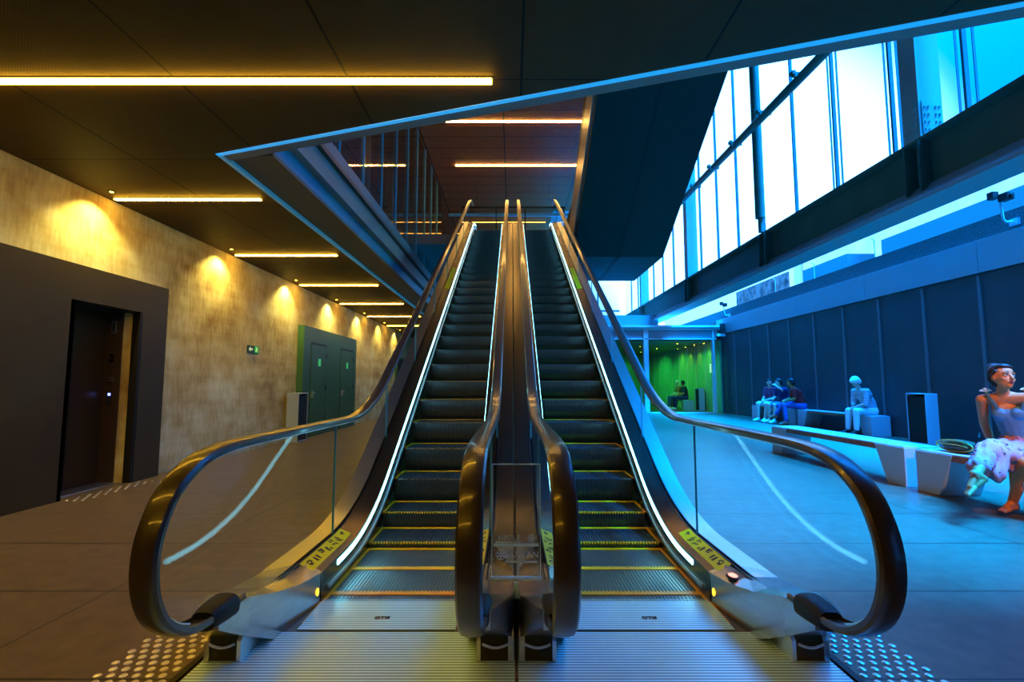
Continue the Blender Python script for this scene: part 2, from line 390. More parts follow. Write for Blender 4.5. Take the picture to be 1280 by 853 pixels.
def downlight(x, y, z, label, group, e, col, dx=-.06, size=75):
    t = empty('recessed_downlight', (x,y,z), label, 'downlight', group)
    m = MB(); m.tube([(0,0,-.006),(0,0,.01)], .05, 16); m.build('bezel', M_['dark'], t)
    m = MB(); m.tube([(0,0,-.009),(0,0,-.006)], .018, 12); m.build('lens', M_['lamp'], t)
    spot((x,y,z-.02),(x+dx,y,z-1),e,col,size)
for k in range(8):
    y = 5.65+2.5*k-2.5
    downlight(-4.72,y,ZC,'small recessed downlight close to the concrete wall, washing a scallop of light','wall-washing downlights',120,(1,.82,.26),-.13,120)

def area(loc, rot, sx, sy, e, col):
    l = bpy.data.lights.new('area', 'AREA'); l.shape = 'RECTANGLE'; l.size = sx; l.size_y = sy; l.energy = e; l.color = col
    o = bpy.data.objects.new('area_light', l); C.objects.link(o); o.location = loc; o.rotation_euler = rot; return o

# ------------------------------------------------------------------ escalators
SL = .57; RISE = 5.87; XC = .7075
def prof(y, D0, zo):
    w = .55
    def ramp(u):
        if u <= -w: return 0
        if u >= w: return SL*u
        return SL*(u+w)**2/(4*w)
    D1 = D0+RISE/SL
    return zo + ramp(y-D0) - ramp(y-D1)
def ys(a, b):
    out = [a]; y = a
    while y < b-.001:
        y += .1 if (y < 5 or 13.2 < y < 15.3) else .45
        out.append(min(y, b))
    return out
YB = 2.35
def ribbon(mb, a, b, lo, hi, thick=None):
    """lo/hi: (u, D0, zoff)"""
    Y = ys(a, b); vs = []; fs = []
    for y in Y:
        vs.append((lo[0], y-YB, prof(y, lo[1], lo[2]))); vs.append((hi[0], y-YB, prof(y, hi[1], hi[2])))
    for i in range(len(Y)-1): fs.append((2*i, 2*i+1, 2*i+3, 2*i+2))
    return mb.add(vs, fs)
def strip(mb, a, b, sec):
    """closed section: list of (u, D0, zoff)"""
    Y = ys(a, b); n = len(sec); vs = []; fs = []
    for y in Y:
        for u, D0, zo in sec: vs.append((u, y-YB, prof(y, D0, zo)))
    for i in range(len(Y)-1):
        for k in range(n): fs.append((i*n+k, i*n+(k+1) % n, (i+1)*n+(k+1) % n, (i+1)*n+k))
    fs += [tuple(range(n)), tuple(range(len(vs)-n, len(vs)))[::-1]]
    return mb.add(vs, fs)
HR_D0 = 4.28
def rail_path():
    P = []
    for y in ys(2.5, 15.2)[::-1]: P.append((y, prof(y, HR_D0, .985)))
    P += [(2.35,.985),(2.22,.983),(2.10,.975),(1.98,.953),(1.89,.915),(1.81,.86),(1.76,.79),(1.727,.71),(1.718,.62),(1.735,.53),(1.78,.445),(1.85,.38),(1.93,.338),(2.03,.316),(2.14,.308),(2.30,.305)]
    Q = [p for p in P if p[0] > 2.4 and p[1] > .9]; T = P[len(Q)-1:]
    out = Q[:-1]
    for i in range(len(T)-1):
        a = T[max(i-1,0)]; b = T[i]; c = T[i+1]; d = T[min(i+2,len(T)-1)]
        for t_ in (0,.33,.67):
            out.append(tuple(.5*(2*b[j]+(c[j]-a[j])*t_+(2*a[j]-5*b[j]+4*c[j]-d[j])*t_**2+(3*b[j]-a[j]-3*c[j]+d[j])*t_**3) for j in (0,1)))
    out.append(T[-1]); return out
def sweep(mb, P, sec, x0):
    n = len(sec); vs = []; fs = []
    for i, p in enumerate(P):
        a = P[max(i-1,0)]; b = P[min(i+1, len(P)-1)]; ty, tz = b[0]-a[0], b[1]-a[1]; L = math.hypot(ty, tz); ny, nz = tz/L, -ty/L
        for u, h in sec: vs.append((x0+u, p[0]-YB+ny*h, p[1]+nz*h))
    for i in range(len(P)-1):
        for k in range(n): fs.append((i*n+k, i*n+(k+1) % n, (i+1)*n+(k+1) % n, (i+1)*n+k))
    fs += [tuple(range(n))[::-1], tuple(range(len(vs)-n, len(vs)))]
    return mb.add(vs, fs)
def step_mesh():
    m = MB(); N = 37; W = .80; dx = W/N
    pr = [(.395,0),(.0,0),(-.004,-.012),(.004,-.06),(.020,-.13),(.045,-.19),(.075,-.235),(.395,-.235)]
    g = [(.395,-.010),(.012,-.010),(.008,-.016),(.014,-.06),(.030,-.13),(.054,-.19),(.082,-.235),(.395,-.235)]
    vs = []; fs = []; cols = []
    x = -W/2
    for i in range(N):
        cols += [(x+.02*dx, pr), (x+.55*dx, pr), (x+.57*dx, g), (x+.98*dx, g)]; x += dx
    n = len(pr)
    for xx, q in cols:
        for yy, zz in q: vs.append((xx, yy, zz))
    for i in range(len(cols)-1):
        for k in range(n): fs.append((i*n+k, i*n+(k+1) % n, (i+1)*n+(k+1) % n, (i+1)*n+k))
    fs += [tuple(range(n)), tuple(range(len(vs)-n, len(vs)))]
    m.add(vs, fs); return m
def yellow_mesh(teeth=True):
    m = MB(); W = .80
    m.box(-W/2, W/2, .352, .394, -.002, .0035)
    N = 37; dx = W/N
    for i in range(N if teeth else 0):
        x = -W/2+i*dx; m.box(x, x+.55*dx, -.010, .010, -.010, .003)
    for s in (-1,1): m.box(s*.398-.012, s*.398+.012, .0, .395, -.004, .003)
    return m
def glass_panel(mb, u, y0, y1):
    Y = [y0+(y1-y0)*i/6 for i in range(7)]
    lo = [(y-YB, prof(y, 4.0, .20)) for y in Y]; hi = [(y-YB, prof(y, HR_D0, .975)) for y in Y]
    mb.prism(lo+hi[::-1], u-.005, u+.005)
def pictos(mb, y0, y1, u0, u1, D0a, za, D0b, zb):
    pass

def build_escalator(root):
    def K(o): return o
    # steps
    sm = step_mesh().build('step', M_['step'], root); ym = yellow_mesh().build('yellow_edge', M_['yellow'], sm)
    y2 = yellow_mesh(False).build('yellow_edge', M_['yellow'], None); thin = y2.data; bpy.data.objects.remove(y2)
    first = True
    for k in range(-1, 31):
        y = 3.10+.4*k; z = prof(y+.0, 4.05, 0)+.004
        if first: s_ = sm; first = False
        else:
            s_ = sm.copy(); C.objects.link(s_); s_.parent = root; yy = ym.copy(); C.objects.link(yy); yy.parent = s_
            if k > 3: yy.data = thin
        s_.location = (0, y-YB, z)
    for s in (-1, 1):
        U = .5425*s
        # handrail with guide
        sec = [(-.046,-.010),(-.046,.006),(-.038,.017),(-.022,.022),(.022,.022),(.038,.017),(.046,.006),(.046,-.010),(.036,-.016),(.030,-.004),(-.030,-.004),(-.036,-.016)]
        m = MB(); sweep(m, rail_path(), sec, U); h = m.build('handrail', M_['rubber'], root, smooth=True)
        m = MB(); sweep(m, rail_path()[:-9], [(-.028,-.022),(-.028,-.005),(.028,-.005),(.028,-.022)], U); m.build('rail_guide', M_['alu'], h)
        # glass panels
        P = rail_path(); loop = [p for p in P if p[0] <= 3.49 and not (p[1] < .4 and p[0] > 2.2)]
        loop = [(3.49, prof(3.49, HR_D0, .975))] + [(p[0], p[1]-.01) if p[1] > .9 else (p[0]+.012, p[1]+.01 if p[1] < .45 else p[1]) for p in loop]
        deck = [(2.35,.27),(2.6,.22),(3.0,.20),(3.49, prof(3.49, 4.0, .20))]
        pts = loop+[(2.25,.305)]+deck
        MB().prism([(p[0]-YB, p[1]) for p in pts], U-.005, U+.005).build('glass_panel', M_['glass'], root)
        bounds = [3.5, 4.9, 6.3, 7.8, 9.3, 10.8, 12.3, 13.8, 15.15]
        for a, b_ in zip(bounds, bounds[1:]):
            m = MB(); glass_panel(m, U, a+.004, b_-.004); m.build('glass_panel', M_['glass'], root)
        for yj in bounds[:-1]:
            z0 = prof(yj, 4.0, .21); z1 = prof(yj, HR_D0, .965)
            MB().box(U-.0065,U+.0065,yj-YB-.003,yj-YB+.003,z0,z1).build('panel_joint', mat('joint_tint', (.05,.30,.36), .3) if 'joint_tint' not in bpy.data.materials else bpy.data.materials['joint_tint'], root)
        # skirt + inner deck + outer deck
        m = MB(); ribbon(m, 2.95, 15.4, (.402*s,4.05,-.06), (.408*s,3.90,.168)); m.build('skirt_panel', M_['steeldk'], root, smooth=True)
        m = MB(); ribbon(m, 3.05, 15.3, (.398*s,4.02,.045), (.398*s,4.0,.062)); strip(m, 3.05, 15.3, [(.392*s,4.02,.047),(.404*s,4.02,.047),(.404*s,4.0,.066),(.392*s,4.0,.066)]); m.build('brush_guard', M_['alu'], root)
        m = MB(); ribbon(m, 2.93, 15.4, (.408*s,3.90,.168), (.535*s,3.98,.225)); dk = m.build('inner_deck', M_['steeldk'], root, smooth=True)
        m = MB(); strip(m, 2.6, 15.4, [(.526*s,4.0,.18),(.558*s,4.0,.18),(.558*s,4.0,.228),(.551*s,4.0,.228),(.551*s,4.0,.19),(.534*s,4.0,.19),(.534*s,4.0,.228),(.526*s,4.0,.228)]); m.build('glass_channel', M_['dark'], root)
        m = MB(); strip(m, 2.62, 15.4, [(.56*s,4.0,.10),(.56*s,4.0,.215),(.698*s,4.0,.215),(.698*s,4.0,.10)]); od = m.build('outer_deck', M_['outerdeck'] if s > 0 else M_['steeldk'], root, smooth=True)  # centre side takes darker steel to imitate its brown reflections
        for sl_ in od.material_slots: sl_.link = 'OBJECT'; sl_.material = od.data.materials[0]
        # led strip
        m = MB(); strip(m, 3.22, 14.6, [(.409*s,3.905,.118),(.4035*s,3.905,.118),(.4045*s,3.90,.148),(.409*s,3.90,.148)]); m.build('led_strip', M_['led'], root)
        # newel base
        m = MB()
        st = [ (2.10,.500,.60,.255,.335),(2.34,.500,.690,.115,.300),(2.55,.468,.698,.0,.245),(2.75,.437,.698,0,.222),(2.97,.406,.698,0,.215)]
        vs = []; fs = []
        for y, ui, uo, zb, zt in st:
            zi = zt-.012 if y < 2.4 else zt-.048*min(1,(y-2.3)/.6)
            mid = min(ui+.10, .535)
            vs += [(ui*s,y-YB,zb),(ui*s,y-YB,zi),(mid*s,y-YB,zt),(uo*s,y-YB,zt-.004),(uo*s,y-YB,zb)]
        for i in range(len(st)-1):
            for k in range(5): fs.append((i*5+k, i*5+(k+1) % 5, (i+1)*5+(k+1) % 5, (i+1)*5+k))
        fs += [(0,1,2,3,4), (20,21,22,23,24)]
        nb = m.add(vs, fs).build('newel_base', M_['steel'], root)
        m = MB(); m.box(.545*s if s>0 else -.67, .67*s if s>0 else -.545, -.01, .25, 0, .125); m.build('kick_plate', M_['darkpanel'], nb)
        m = MB(); m.prism([(-.018,0),(-.018,.10),(.0,.115),(.24,.13),(.24,0)], min(.528*s,.546*s), max(.528*s,.546*s)); m.prism([(-.018,0),(-.018,.10),(.0,.115),(.24,.13),(.24,0)], min(.670*s,.694*s), max(.670*s,.694*s)); m.build('end_cheek', M_['alu'], nb)
        # blue curved trim under the inlet
        m = MB(); m.tube([(s*(.555+.115*t/6), -.022, .088-.016*math.sin(math.pi*t/6)) for t in range(7)], .006, 8); m.build('inlet_trim', M_['trim'], nb)
        # inlet collar
        m = MB()
        vs = []; fs = []
        for y0, k, dz in ((2.06,.048,.006),(2.09,.055,.008),(2.15,.060,.008),(2.22,.062,.006)):
            for jj in range(16):
                a = 2*math.pi*jj/16; vs.append((U+k*math.copysign(abs(math.cos(a))**.7, math.cos(a)), y0-YB, .300+dz+k*.78*math.copysign(abs(math.sin(a))**.7, math.sin(a))))
        for i in range(3):
            for jj in range(16): fs.append((i*16+jj, i*16+(jj+1)%16, (i+1)*16+(jj+1)%16, (i+1)*16+jj))
        fs += [tuple(range(16)), tuple(range(48,64))]; m.add(vs, fs)
        m.build('inlet_collar', M_['dark'], nb, smooth=True)
        # warning label on deck
        lb = MB(); a0, a1 = 2.93, 3.60; q = []
        def dk_pt(y, t, off=.002):
            lo = (.408, prof(y,3.90,.168)); hi = (.535, prof(y,3.98,.225)); return (s*(lo[0]+(hi[0]-lo[0])*t), y-YB, lo[1]+(hi[1]-lo[1])*t+off)
        def lab(mb, a, b, t0, t1, off):
            n = 8; vs = []
            for i in range(n+1):
                y = a+(b-a)*i/n; vs += [dk_pt(y,t0,off), dk_pt(y,t1,off)]
            mb.add(vs, [(2*i,2*i+1,2*i+3,2*i+2) for i in range(n)])
        out = (s > 0)
        lab(lb, a0, a1, .30, .93, .003)
        wl = lb.build('warning_label', M_['sticker'], root); tag(wl, 'yellow pictogram warning label')
        ic = MB(); rr = random.Random(3)
        for row in range(7):
            ya = 3.0+.09*row; tc = .62+.03*(-1)**row
            for q_ in range(5):
                dt = rr.uniform(-.17,.17); dy = rr.uniform(-.024,.024); w_ = rr.uniform(.010,.026); h_ = rr.uniform(.04,.10)
                c_ = tc+dt; lab(ic, ya+dy-w_/2, ya+dy+w_/2, c_-h_, c_+h_*.9, .0045)
        ic.build('printed_pattern', M_['ink'], wl)
        lb = MB(); lab(lb, 8.75, 9.9, .25, .93, .004); wl = lb.build('warning_label', M_['sticker'], root)
        # amber lamp on newel skirt
        m = MB(); M4 = Matrix.Rotation(R(14)*-s, 4, 'Z')
        m.ell((s*.413, 2.92-YB, .075), (.006,.014,.022), M4.to_3x3()); m.build('amber_lamp', M_['amber'], nb)
    # body / truss cladding and floor pan
    m = MB(); strip(m, 2.62, 15.4, [(.698,4.0,.2),(.706,4.0,.2),(.706,4.7,-.75),(-.706,4.7,-.75),(-.706,4.0,.2),(-.698,4.0,.2),(-.698,4.65,-.70),(.698,4.65,-.70)])
    m.build('truss_cladding', M_['darkpanel'], root)
    # comb plate with teeth, landing plate
    m = MB(); m.box(-.40,.40,2.62-YB,2.95-YB,.001,.012); N = 74
    for i in range(N):
        x = -.40+.8*(i+.3)/N; m.box(x, x+.004, 2.95-YB, 2.99-YB, .001, .009)
    m.build('comb_plate', M_['comb'], root)
    m = MB(); m.prism([(-.700,1.0-YB),(.700,1.0-YB),(.700,2.60-YB),(-.700,2.60-YB)], .0008, .011, 'z'); m.build('landing_plate', M_['comb'], root)
    # maker's plate
    m = MB(); m.box(-.035,.035,2.735-YB,2.755-YB,.012,.0135); m.build('maker_plate', M_['alu'], root)
    t = bpy.data.curves.new('txt','FONT'); t.body = 'OTIS'; t.size = .034; t.extrude = .0012; t.align_x = 'CENTER'; t.align_y = 'CENTER'; t.offset = .0014
    o = bpy.data.objects.new('t', t); C.objects.link(o); bpy.context.view_layer.update()
    me = bpy.data.meshes.new_from_object(o.evaluated_get(bpy.context.evaluated_depsgraph_get())); bpy.data.objects.remove(o)
    me.materials.clear(); me.materials.append(M_['dark'])
    o = bpy.data.objects.new('lettering', me); C.objects.link(o); o.parent = root; o.location = (0,2.745-YB,.0142); o.scale = (1.1,.85,1)

er = empty('escalator', (XC,YB,0), 'right-hand escalator on the bluish daylight side, with a small red lamp on its newel', 'escalator', 'pair of escalators')
build_escalator(er)
el = copy_tree(er); el.location.x = -XC
ods = [c for c in kids(el) if c.name.startswith('outer_deck')]
for c in ods: c.material_slots[0].material = M_['steeldk'] if c.material_slots[0].material == M_['outerdeck'] else M_['outerdeck']
el['label'] = 'left-hand escalator on the warm-lit side, next to the concrete-walled corridor'
m = MB(); m.ell((.475,2.80-YB,.207), (.024,.034,.012)); o = m.build('red_lamp', M_['redlamp'], er)
m = MB(); m.ell((.475,2.80-YB,.203), (.036,.046,.010)); m.build('lamp_bezel', M_['dark'], er)
m = MB(); m.ell((.411,2.96-YB,.125), (.004,.009,.012)); m.build('screw_cap', M_['yellow'], er)

# acrylic sign holder between the two newels
t = empty('acrylic_sign_holder', (0,2.5,.215), 'clear acrylic sign holder with frosted lettering between the two inner balustrades', 'sign')
MB().box(-.116,.116,-.004,.004,.10,.635).build('panel', M_['acry'], t)
m = MB()
m.box(-.120,-.117,-.005,.005,.10,.64); m.box(.117,.120,-.005,.005,.10,.64); m.box(-.12,.12,-.005,.005,.636,.64); m.box(-.125,.125,-.010,.010,.088,.10); m.box(-.11,.11,-.006,-.004,.245,.258)
m.box(-.125,.125,-.018,.018,.0,.075) if 0 else m.box(-.01,.01,-.01,.01,0,.075)
m.build('edge_frame', mat('acrylic_edge', (.42,.70,.80), .3, spec=.5), t)
def textmesh(body, size, name, mt, parent, loc, rot=(R(90),0,0), ext=.001, off=0, align='CENTER', mirror=False):
    c = bpy.data.curves.new('txt','FONT'); c.body = body; c.size = size; c.extrude = ext; c.align_x = align; c.align_y = 'CENTER'; c.offset = off
    o = bpy.data.objects.new('t', c); C.objects.link(o); bpy.context.view_layer.update()
    me = bpy.data.meshes.new_from_object(o.evaluated_get(bpy.context.evaluated_depsgraph_get())); bpy.data.objects.remove(o)
    me.materials.clear(); me.materials.append(mt)
    o = bpy.data.objects.new(name, me); C.objects.link(o); o.parent = parent; o.location = loc; o.rotation_euler = rot
    if mirror: o.scale.x = -1
    return o
textmesh('NEVILE', .034, 'lettering', M_['etch'], t, (-.035,-.006,.283), ext=.0004)
textmesh('SANTAN', .042, 'lettering', M_['etch'], t, (.028,-.006,.205), ext=.0004)
m = MB()
for cx, cz, r0 in ((.075,.282,.02),(-.075,.205,.026)):
    for k in range(6):
        a = k*math.pi/3; m.tube([(cx+r0*.55*math.cos(a)+r0*.38*math.cos(b_), -.006, cz+r0*.55*math.sin(a)+r0*.38*math.sin(b_)) for b_ in [2*math.pi*j/8 for j in range(9)]], .0011, 5)
m.box(-.055,.105,-.007,-.005,.168,.176); m.box(-.10,.02,-.007,-.005,.262,.266)
m.build('emblem', M_['etch'], t)

# tactile studs: each metal stud is set on its own in the stone floor
stud0 = MB().tube([(0,0,0),(0,0,.003),(0,0,.0065)], [.017,.016,.010], 12).build('tactile_stud', M_['tact'], smooth=True); used = False
def studs(pts, label, group, size=1):
    global used
    for x, y in pts:
        o = stud0 if not used else stud0.copy()
        if used: C.objects.link(o)
        used = True; o.location = (x, y, 0); o.scale = (size,size,1); tag(o, label, 'tactile stud', group)
def grid(x0, x1, y0, y1, s=.056):
    P = []; y = y0; r_ = 0
    while y < y1:
        x = x0+(s/2 if r_ % 2 else 0)
        while x < x1: P.append((x, y)); x += s
        y += s*.87; r_ += 1
    return P
studs(grid(-1.80,-1.47,2.05,2.70), 'round steel stud on the brown floor by the left-hand outer newel', 'steel studs by the left newel')
studs(grid(1.49,1.82,2.05,2.70), 'round steel stud on the blue-lit floor by the right-hand outer newel', 'steel studs by the right newel')
studs(grid(-4.80,-4.60,5.45,6.55,.085), 'small pale stud in the strip on the floor before the lift', 'studs before the lift', .9)
tag(MB().box(1.425,1.455,1.0,2.60,.0,.012).build('threshold_strip', M_['dark']), 'dark edging strip right of the ribbed landing plate', 'floor trim')
tag(MB().box(-1.455,-1.425,1.0,2.60,.0,.012).build('threshold_strip', M_['dark']), 'dark edging strip left of the ribbed landing plate', 'floor trim')

# upper landing railing
t = empty('landing_railing', (0,16.2,RISE), 'dark railing with glass across the top landing behind the escalators', 'railing')
m = MB(); m.bar((-1.7,0,1.28),(1.76,0,1.28),.05); m.build('top_rail', M_['dark'], t)
for x in (-1.6,-.55,.42,1.72): MB().box(x-.02,x+.02,-.02,.02,0,1.26).build('post', M_['dark'], t)
for a, b_ in ((-1.58,-.57),(-.53,.40),(.44,1.70)): MB().box(a,b_,-.005,.005,.08,1.2).build('glass_panel', M_['glass'], t)
# glass wing screens at top outside handrails
for s in (-1,1):
    m = MB().prism([(14.2,6.75),(15.2,6.95),(15.2,7.5),(14.75,7.55)], s*1.12-.006, s*1.12+.006)
    tag(m.build('glass_screen', M_['glass']), ('left' if s<0 else 'right')+' upright glass screen at the top end of the handrails', 'screen')

# ------------------------------------------------------------------ upper flight underside (dark cladding)
t = empty('upper_escalator_underside', (3.25,15.0,5.15), 'huge dark clad underside of the upper escalators rising towards the camera', 'escalator')
sl = math.tan(R(30)); th = 1.75
yz = [(15.0,5.15),(19.0,5.15),(19.0,6.9),(15.4,7.15)]
ytop = 15.0-(12.4-5.15)/sl
poly = [(18.6,5.15),(15.0,5.15),(ytop,12.4),(ytop+.2,12.59),(ytop+th/math.sin(R(30))-.0,12.59),(15.4,6.95),(18.6,6.95)]
o = MB().prism([(a-15.0,b_-5.15) for a, b_ in poly], -1.37,1.38).build('cladding', mat('teal_black_cladding', (.018,.021,.012), .55, noise=(1,.1)), t)
m = MB()
n_ = Vector((0,-math.sin(R(30)),-math.cos(R(30))))
for off in (-.035,.035):
    m.bar(Vector((.03+off,0,0))+n_*.004, Vector((.03+off,ytop-15.0,12.4-5.15))+n_*.004, .014, .012)
    m.bar((.03+off,0,-.006),(.03+off,3.6,-.006), .014,.012)
m.build('joint', M_['dark'], t)
m = MB()
# left side fascia
q = [(14.9,5.5),(ytop-.15,12.45),(ytop+.9,12.4),(15.5,6.4)]
m.prism([(a-15.0,b_-5.15) for a, b_ in q], -1.43,-1.37); m.build('side_fascia', mat('side_fascia', (.30,.26,.22), .4, .3), t)

# ------------------------------------------------------------------ facade beam, columns, glazing
XB = 6.5
t = empty('transfer_beam', (XB,-4,4.15), 'huge horizontal steel beam carrying the glass facade, crossing the upper right', 'beam')
def tb(m, n, mt): o = m.build(n, mt, t); o.location = -Vector(t.location); return o
tb(MB().box(XB+.14,XB+.20,-4,30,4.20,5.12), 'web', M_['beam'])
tb(MB().box(XB-.12,XB+.45,-4,30,4.12,4.17), 'bottom_flange', mat('beam_flange', (.30,.32,.34), .4))
tb(MB().prism([(XB-.12,4.17),(XB+.14,4.17),(XB+.14,4.42),(XB+.10,4.42)], -4, 30, 'y'), 'lower_haunch', bpy.data.materials['beam_flange'])
tb(MB().box(XB-.02,XB+.40,-4,30,5.12,5.17), 'top_flange', M_['beam'])
for y in (1.2,7.75,12.6,18.2,24.8): tb(MB().box(XB-.06,XB+.14,y-.16,y-.13,4.3,5.12).box(XB-.06,XB+.14,y+.13,y+.16,4.3,5.12), 'stiffener', M_['beam'])
cm = mat('column_paint', (.32,.32,.30), .42); cw = mat('column_flange', (.36,.36,.34), .42)
clab = {7.75:'bolted steel column nearest the camera at the upper right of the glass facade',18.2:'steel column of the glass facade beside the dark escalator underside',24.8:'thin-looking far steel column at the distant end of the glass facade'}
for y in (7.75,18.2,24.8):
    t = empty('steel_column', (XB+.1,y,5.17), clab[y], 'column')
    MB().box(-.12,-.09,-.17,.17,0,7.4).build('flange', cw, t)
    MB().box(-.09,.26,-.17,-.14,0,7.4).build('web', cm, t)
    MB().box(.23,.26,-.14,.17,0,7.4).build('flange', cw, t)
    if y == 7.75:
        m = MB().box(-.08,.24,-.185,-.17,.05,.60)
        for i in (0,1,3,4):
            for j in range(4): m.tube([(-.04+.06*i,-.205,.12+.125*j),(-.04+.06*i,-.185,.12+.125*j)], [.014,.018], 8)
        m.build('splice_plate', cm, t)
        m = MB().box(-.135,-.12,-.13,.13,.05,.60)
        for i in (0,1,3,4):
            for j in range(4): m.tube([(-.15,-.11+.055*i,.12+.125*j),(-.13,-.11+.055*i,.12+.125*j)], [.014,.018], 8)
        m.build('splice_plate', cw, t)
o = empty('hanging_post', (XB-.05,12.6,5.55), 'thick round steel post stopping just above the beam in front of the bright glazing', 'post')
m = MB().tube([(0,0,0),(0,0,7.0)], .12, 18); m.build('tube', M_['beam'], o, smooth=True)
m = MB().tube([(0,0,-.38),(0,0,0)], .06, 12); m.build('pin', M_['beam'], o, smooth=True)
my = [-3.0,-1.5,0.1,1.7,3.3,4.85,6.0,7.17,8.60,10.18,11.69,13.26,14.78,16.25,17.75,19.3,20.8,22.3,23.8,25.3,26.8,28.3,29.8]
mm = mat('mullion_dark', (.10,.12,.13), .4)
for i, y in enumerate(my[:-1]):
    p = MB().box(XB+.36,XB+.375,y+.03,my[i+1]-.03,5.17,12.6).build('window_%d' % (i+20), M_['fglass']); struct(p)
    m = MB(); w_ = .028
    m.box(XB+.35,XB+.42,y-.022,y+.022,5.17,12.6)
    if y < 11: m.box(XB+.36,XB+.40,y-.17,y-.157,5.17,12.6).box(XB+.36,XB+.40,y+.12,y+.128,5.17,12.6)
    m.build('mullion', mm, p)
t = empty('transom_tube', (XB-.28,6,7.88), 'long steel tube running across the tall glazing with small brackets', 'pipe')
m = MB().tube([(0,-3,-.1),(0,3,-.05),(0,9,.05),(0,17,.10),(0,22,.1)], .10, 14); m.build('tube', M_['beam'], t, smooth=True)
for y in my[7:16]:
    MB().box(-.18,.14,y-6-.035,y-6+.035,-.03,.07).box(-.22,-.15,y-6-.08,y-6+.04,.0,.08).build('bracket', M_['beam'], t)
for k, (a, b_) in enumerate(((-2.2,-.2),(-.2,1.8),(1.8,3.8),(3.8,5.2),(5.2,6.5))):
    p = MB().box(a+.05,b_-.05,29.8,29.82,4.35,12.6).build('window_%d' % (k+50), M_['fglass']); struct(p)
    MB().box(a-.05,a+.05,29.76,29.86,4.3,12.6).box(a,b_,29.76,29.86,5.6,5.7).build('mullion', mm, p)
struct(MB().box(-7,6.5,29.8,30.1,3.3,4.35).build('trim_8', M_['beam']))
struct(MB().box(1.4,6.5,22.5,29.8,3.3,3.6).build('ceiling_rear', M_['soffit']))
struct(MB().box(1.2,6.6,22.3,22.5,3.2,4.35).build('trim_9', mat('teal_beam', (.12,.17,.18), .5)))

# ------------------------------------------------------------------ vestibule (green)
t = empty('glazed_vestibule_frame', (7.2,21.4,0), 'steel-framed glazed entrance box with green light inside, at the far right end', 'entrance frame')
fm = mat('vestibule_steel', (.55,.58,.60), .35, .3)
def vb(m, n, mt): o = m.build(n, mt, t); o.location = -Vector(t.location); return o
vb(MB().box(1.6,8.95,21.3,21.5,3.56,3.68), 'top_beam', fm)
vb(MB().box(1.6,8.8,21.36,21.46,3.20,3.56), 'fascia_panel', M_['band'])
vb(MB().box(1.6,8.8,21.3,21.5,3.16,3.20), 'lower_rail', fm)
vb(MB().box(5.66,5.86,21.3,21.5,0,3.56), 'post', fm)
vb(MB().box(8.62,8.70,21.3,21.5,0,3.56), 'post', fm)
vb(MB().box(5.8,8.65,21.3,21.5,0,.03), 'sill', fm)
vb(MB().box(5.72,5.74,21.5,31.8,.02,3.2), 'side_glass', M_['glass'])
vb(MB().box(1.4,9.3,21.2,32,3.68,3.76), 'roof_sheet', fm)
struct(MB().box(1.4,9.1,21.5,32,3.10,3.16).build('ceiling_vestibule', mat('vest_ceiling', (.18,.14,.09), .5)))
struct(MB().box(9.0,9.06,21.5,32,0,3.10).build('wall_vestibule', M_['greenwall']))
m = MB()
for k in range(9): m.box(8.97,9.0,21.9+1.2*k-.03,21.9+1.2*k+.03,0,3.1)
struct(m.build('trim_10', mat('green_rib', (.40,.5,.35), .4)))
struct(MB().box(1.4,9.1,31.8,32,0,3.1).build('wall_rear', M_['greenwall']))
m = mat('green_glow', (0,0,0)); 
linear_lamp(6.2,8.4,24.0,3.10,'greenish lamp on the vestibule ceiling near its entrance','lamps in the vestibule',.06,'lamp') if 0 else None
M_['glamp'] = emat('green_lamp', (.05,1,.16), 40)
for y, n in (): linear_lamp(4.0,8.2,y,3.10,'green-glowing %s lamp on the vestibule ceiling'%n,'lamps in the vestibule',.16,'glamp')
for k in range(4):
    downlight(8.75,22.6+1.2*k*1.0,3.10,'tiny warm downlight grazing the green vestibule wall','vestibule downlights',26,(.75,1,.12),.1,70)
for k in range(6):  # no fittings visible here; lamps added to make the green glow
    downlight(7.6-1.3*(k%2),22.8+1.6*k,3.10,'tiny added green downlight tinting the vestibule','added green vestibule downlights',150,(.04,1,.20),.4,130)
# exit notice and alarm box
tag(MB().box(8.95,8.985,22.35,22.55,1.75,2.15).build('wall_notice', M_['signwhite']), 'small pale notice on the green vestibule wall', 'notice')
tag(MB().box(8.93,8.985,22.1,22.3,1.10,1.28).build('alarm_box', mat('red_box', (.6,.05,.02), .4), bevel=.01), 'small red alarm box below the pale notice', 'alarm')

# ------------------------------------------------------------------ outdoors
t = empty('concrete_building', (15,20,0), 'pale concrete building with terraces seen beyond the parapet', 'building')
def bb(m, n, mt): o = m.build(n, mt, t); o.location = -Vector(t.location); return o
bb(MB().box(14,20,-2,23.5,0,9.0), 'wall', M_['extconc'])
bb(MB().box(12.9,14.0,-2,17.0,4.6,6.26), 'terrace_wall', M_['extblue'])  # blue shade of the building's recesses is put into these boxes' colour
bb(MB().box(12.9,14.0,18.8,21.7,4.6,6.26), 'terrace_wall', M_['extblue'])
t = empty('glazed_office_building', (15,36,0), 'distant pale building with rows of windows beyond the far parapet', 'building')
bb(MB().box(13.6,20,23.6,44,0,7.6), 'wall', mat('far_white_wall', (.85,.85,.85), .7))
for k in range(5): bb(MB().box(13.54,13.6,24.0+1.15*k,25.05+1.15*k,5.2,6.75), 'window', M_['window'])
for k in range(9): bb(MB().box(13.54,13.6,31+1.4*k,31.8+1.4*k,4.3,5.9), 'window', M_['window'])
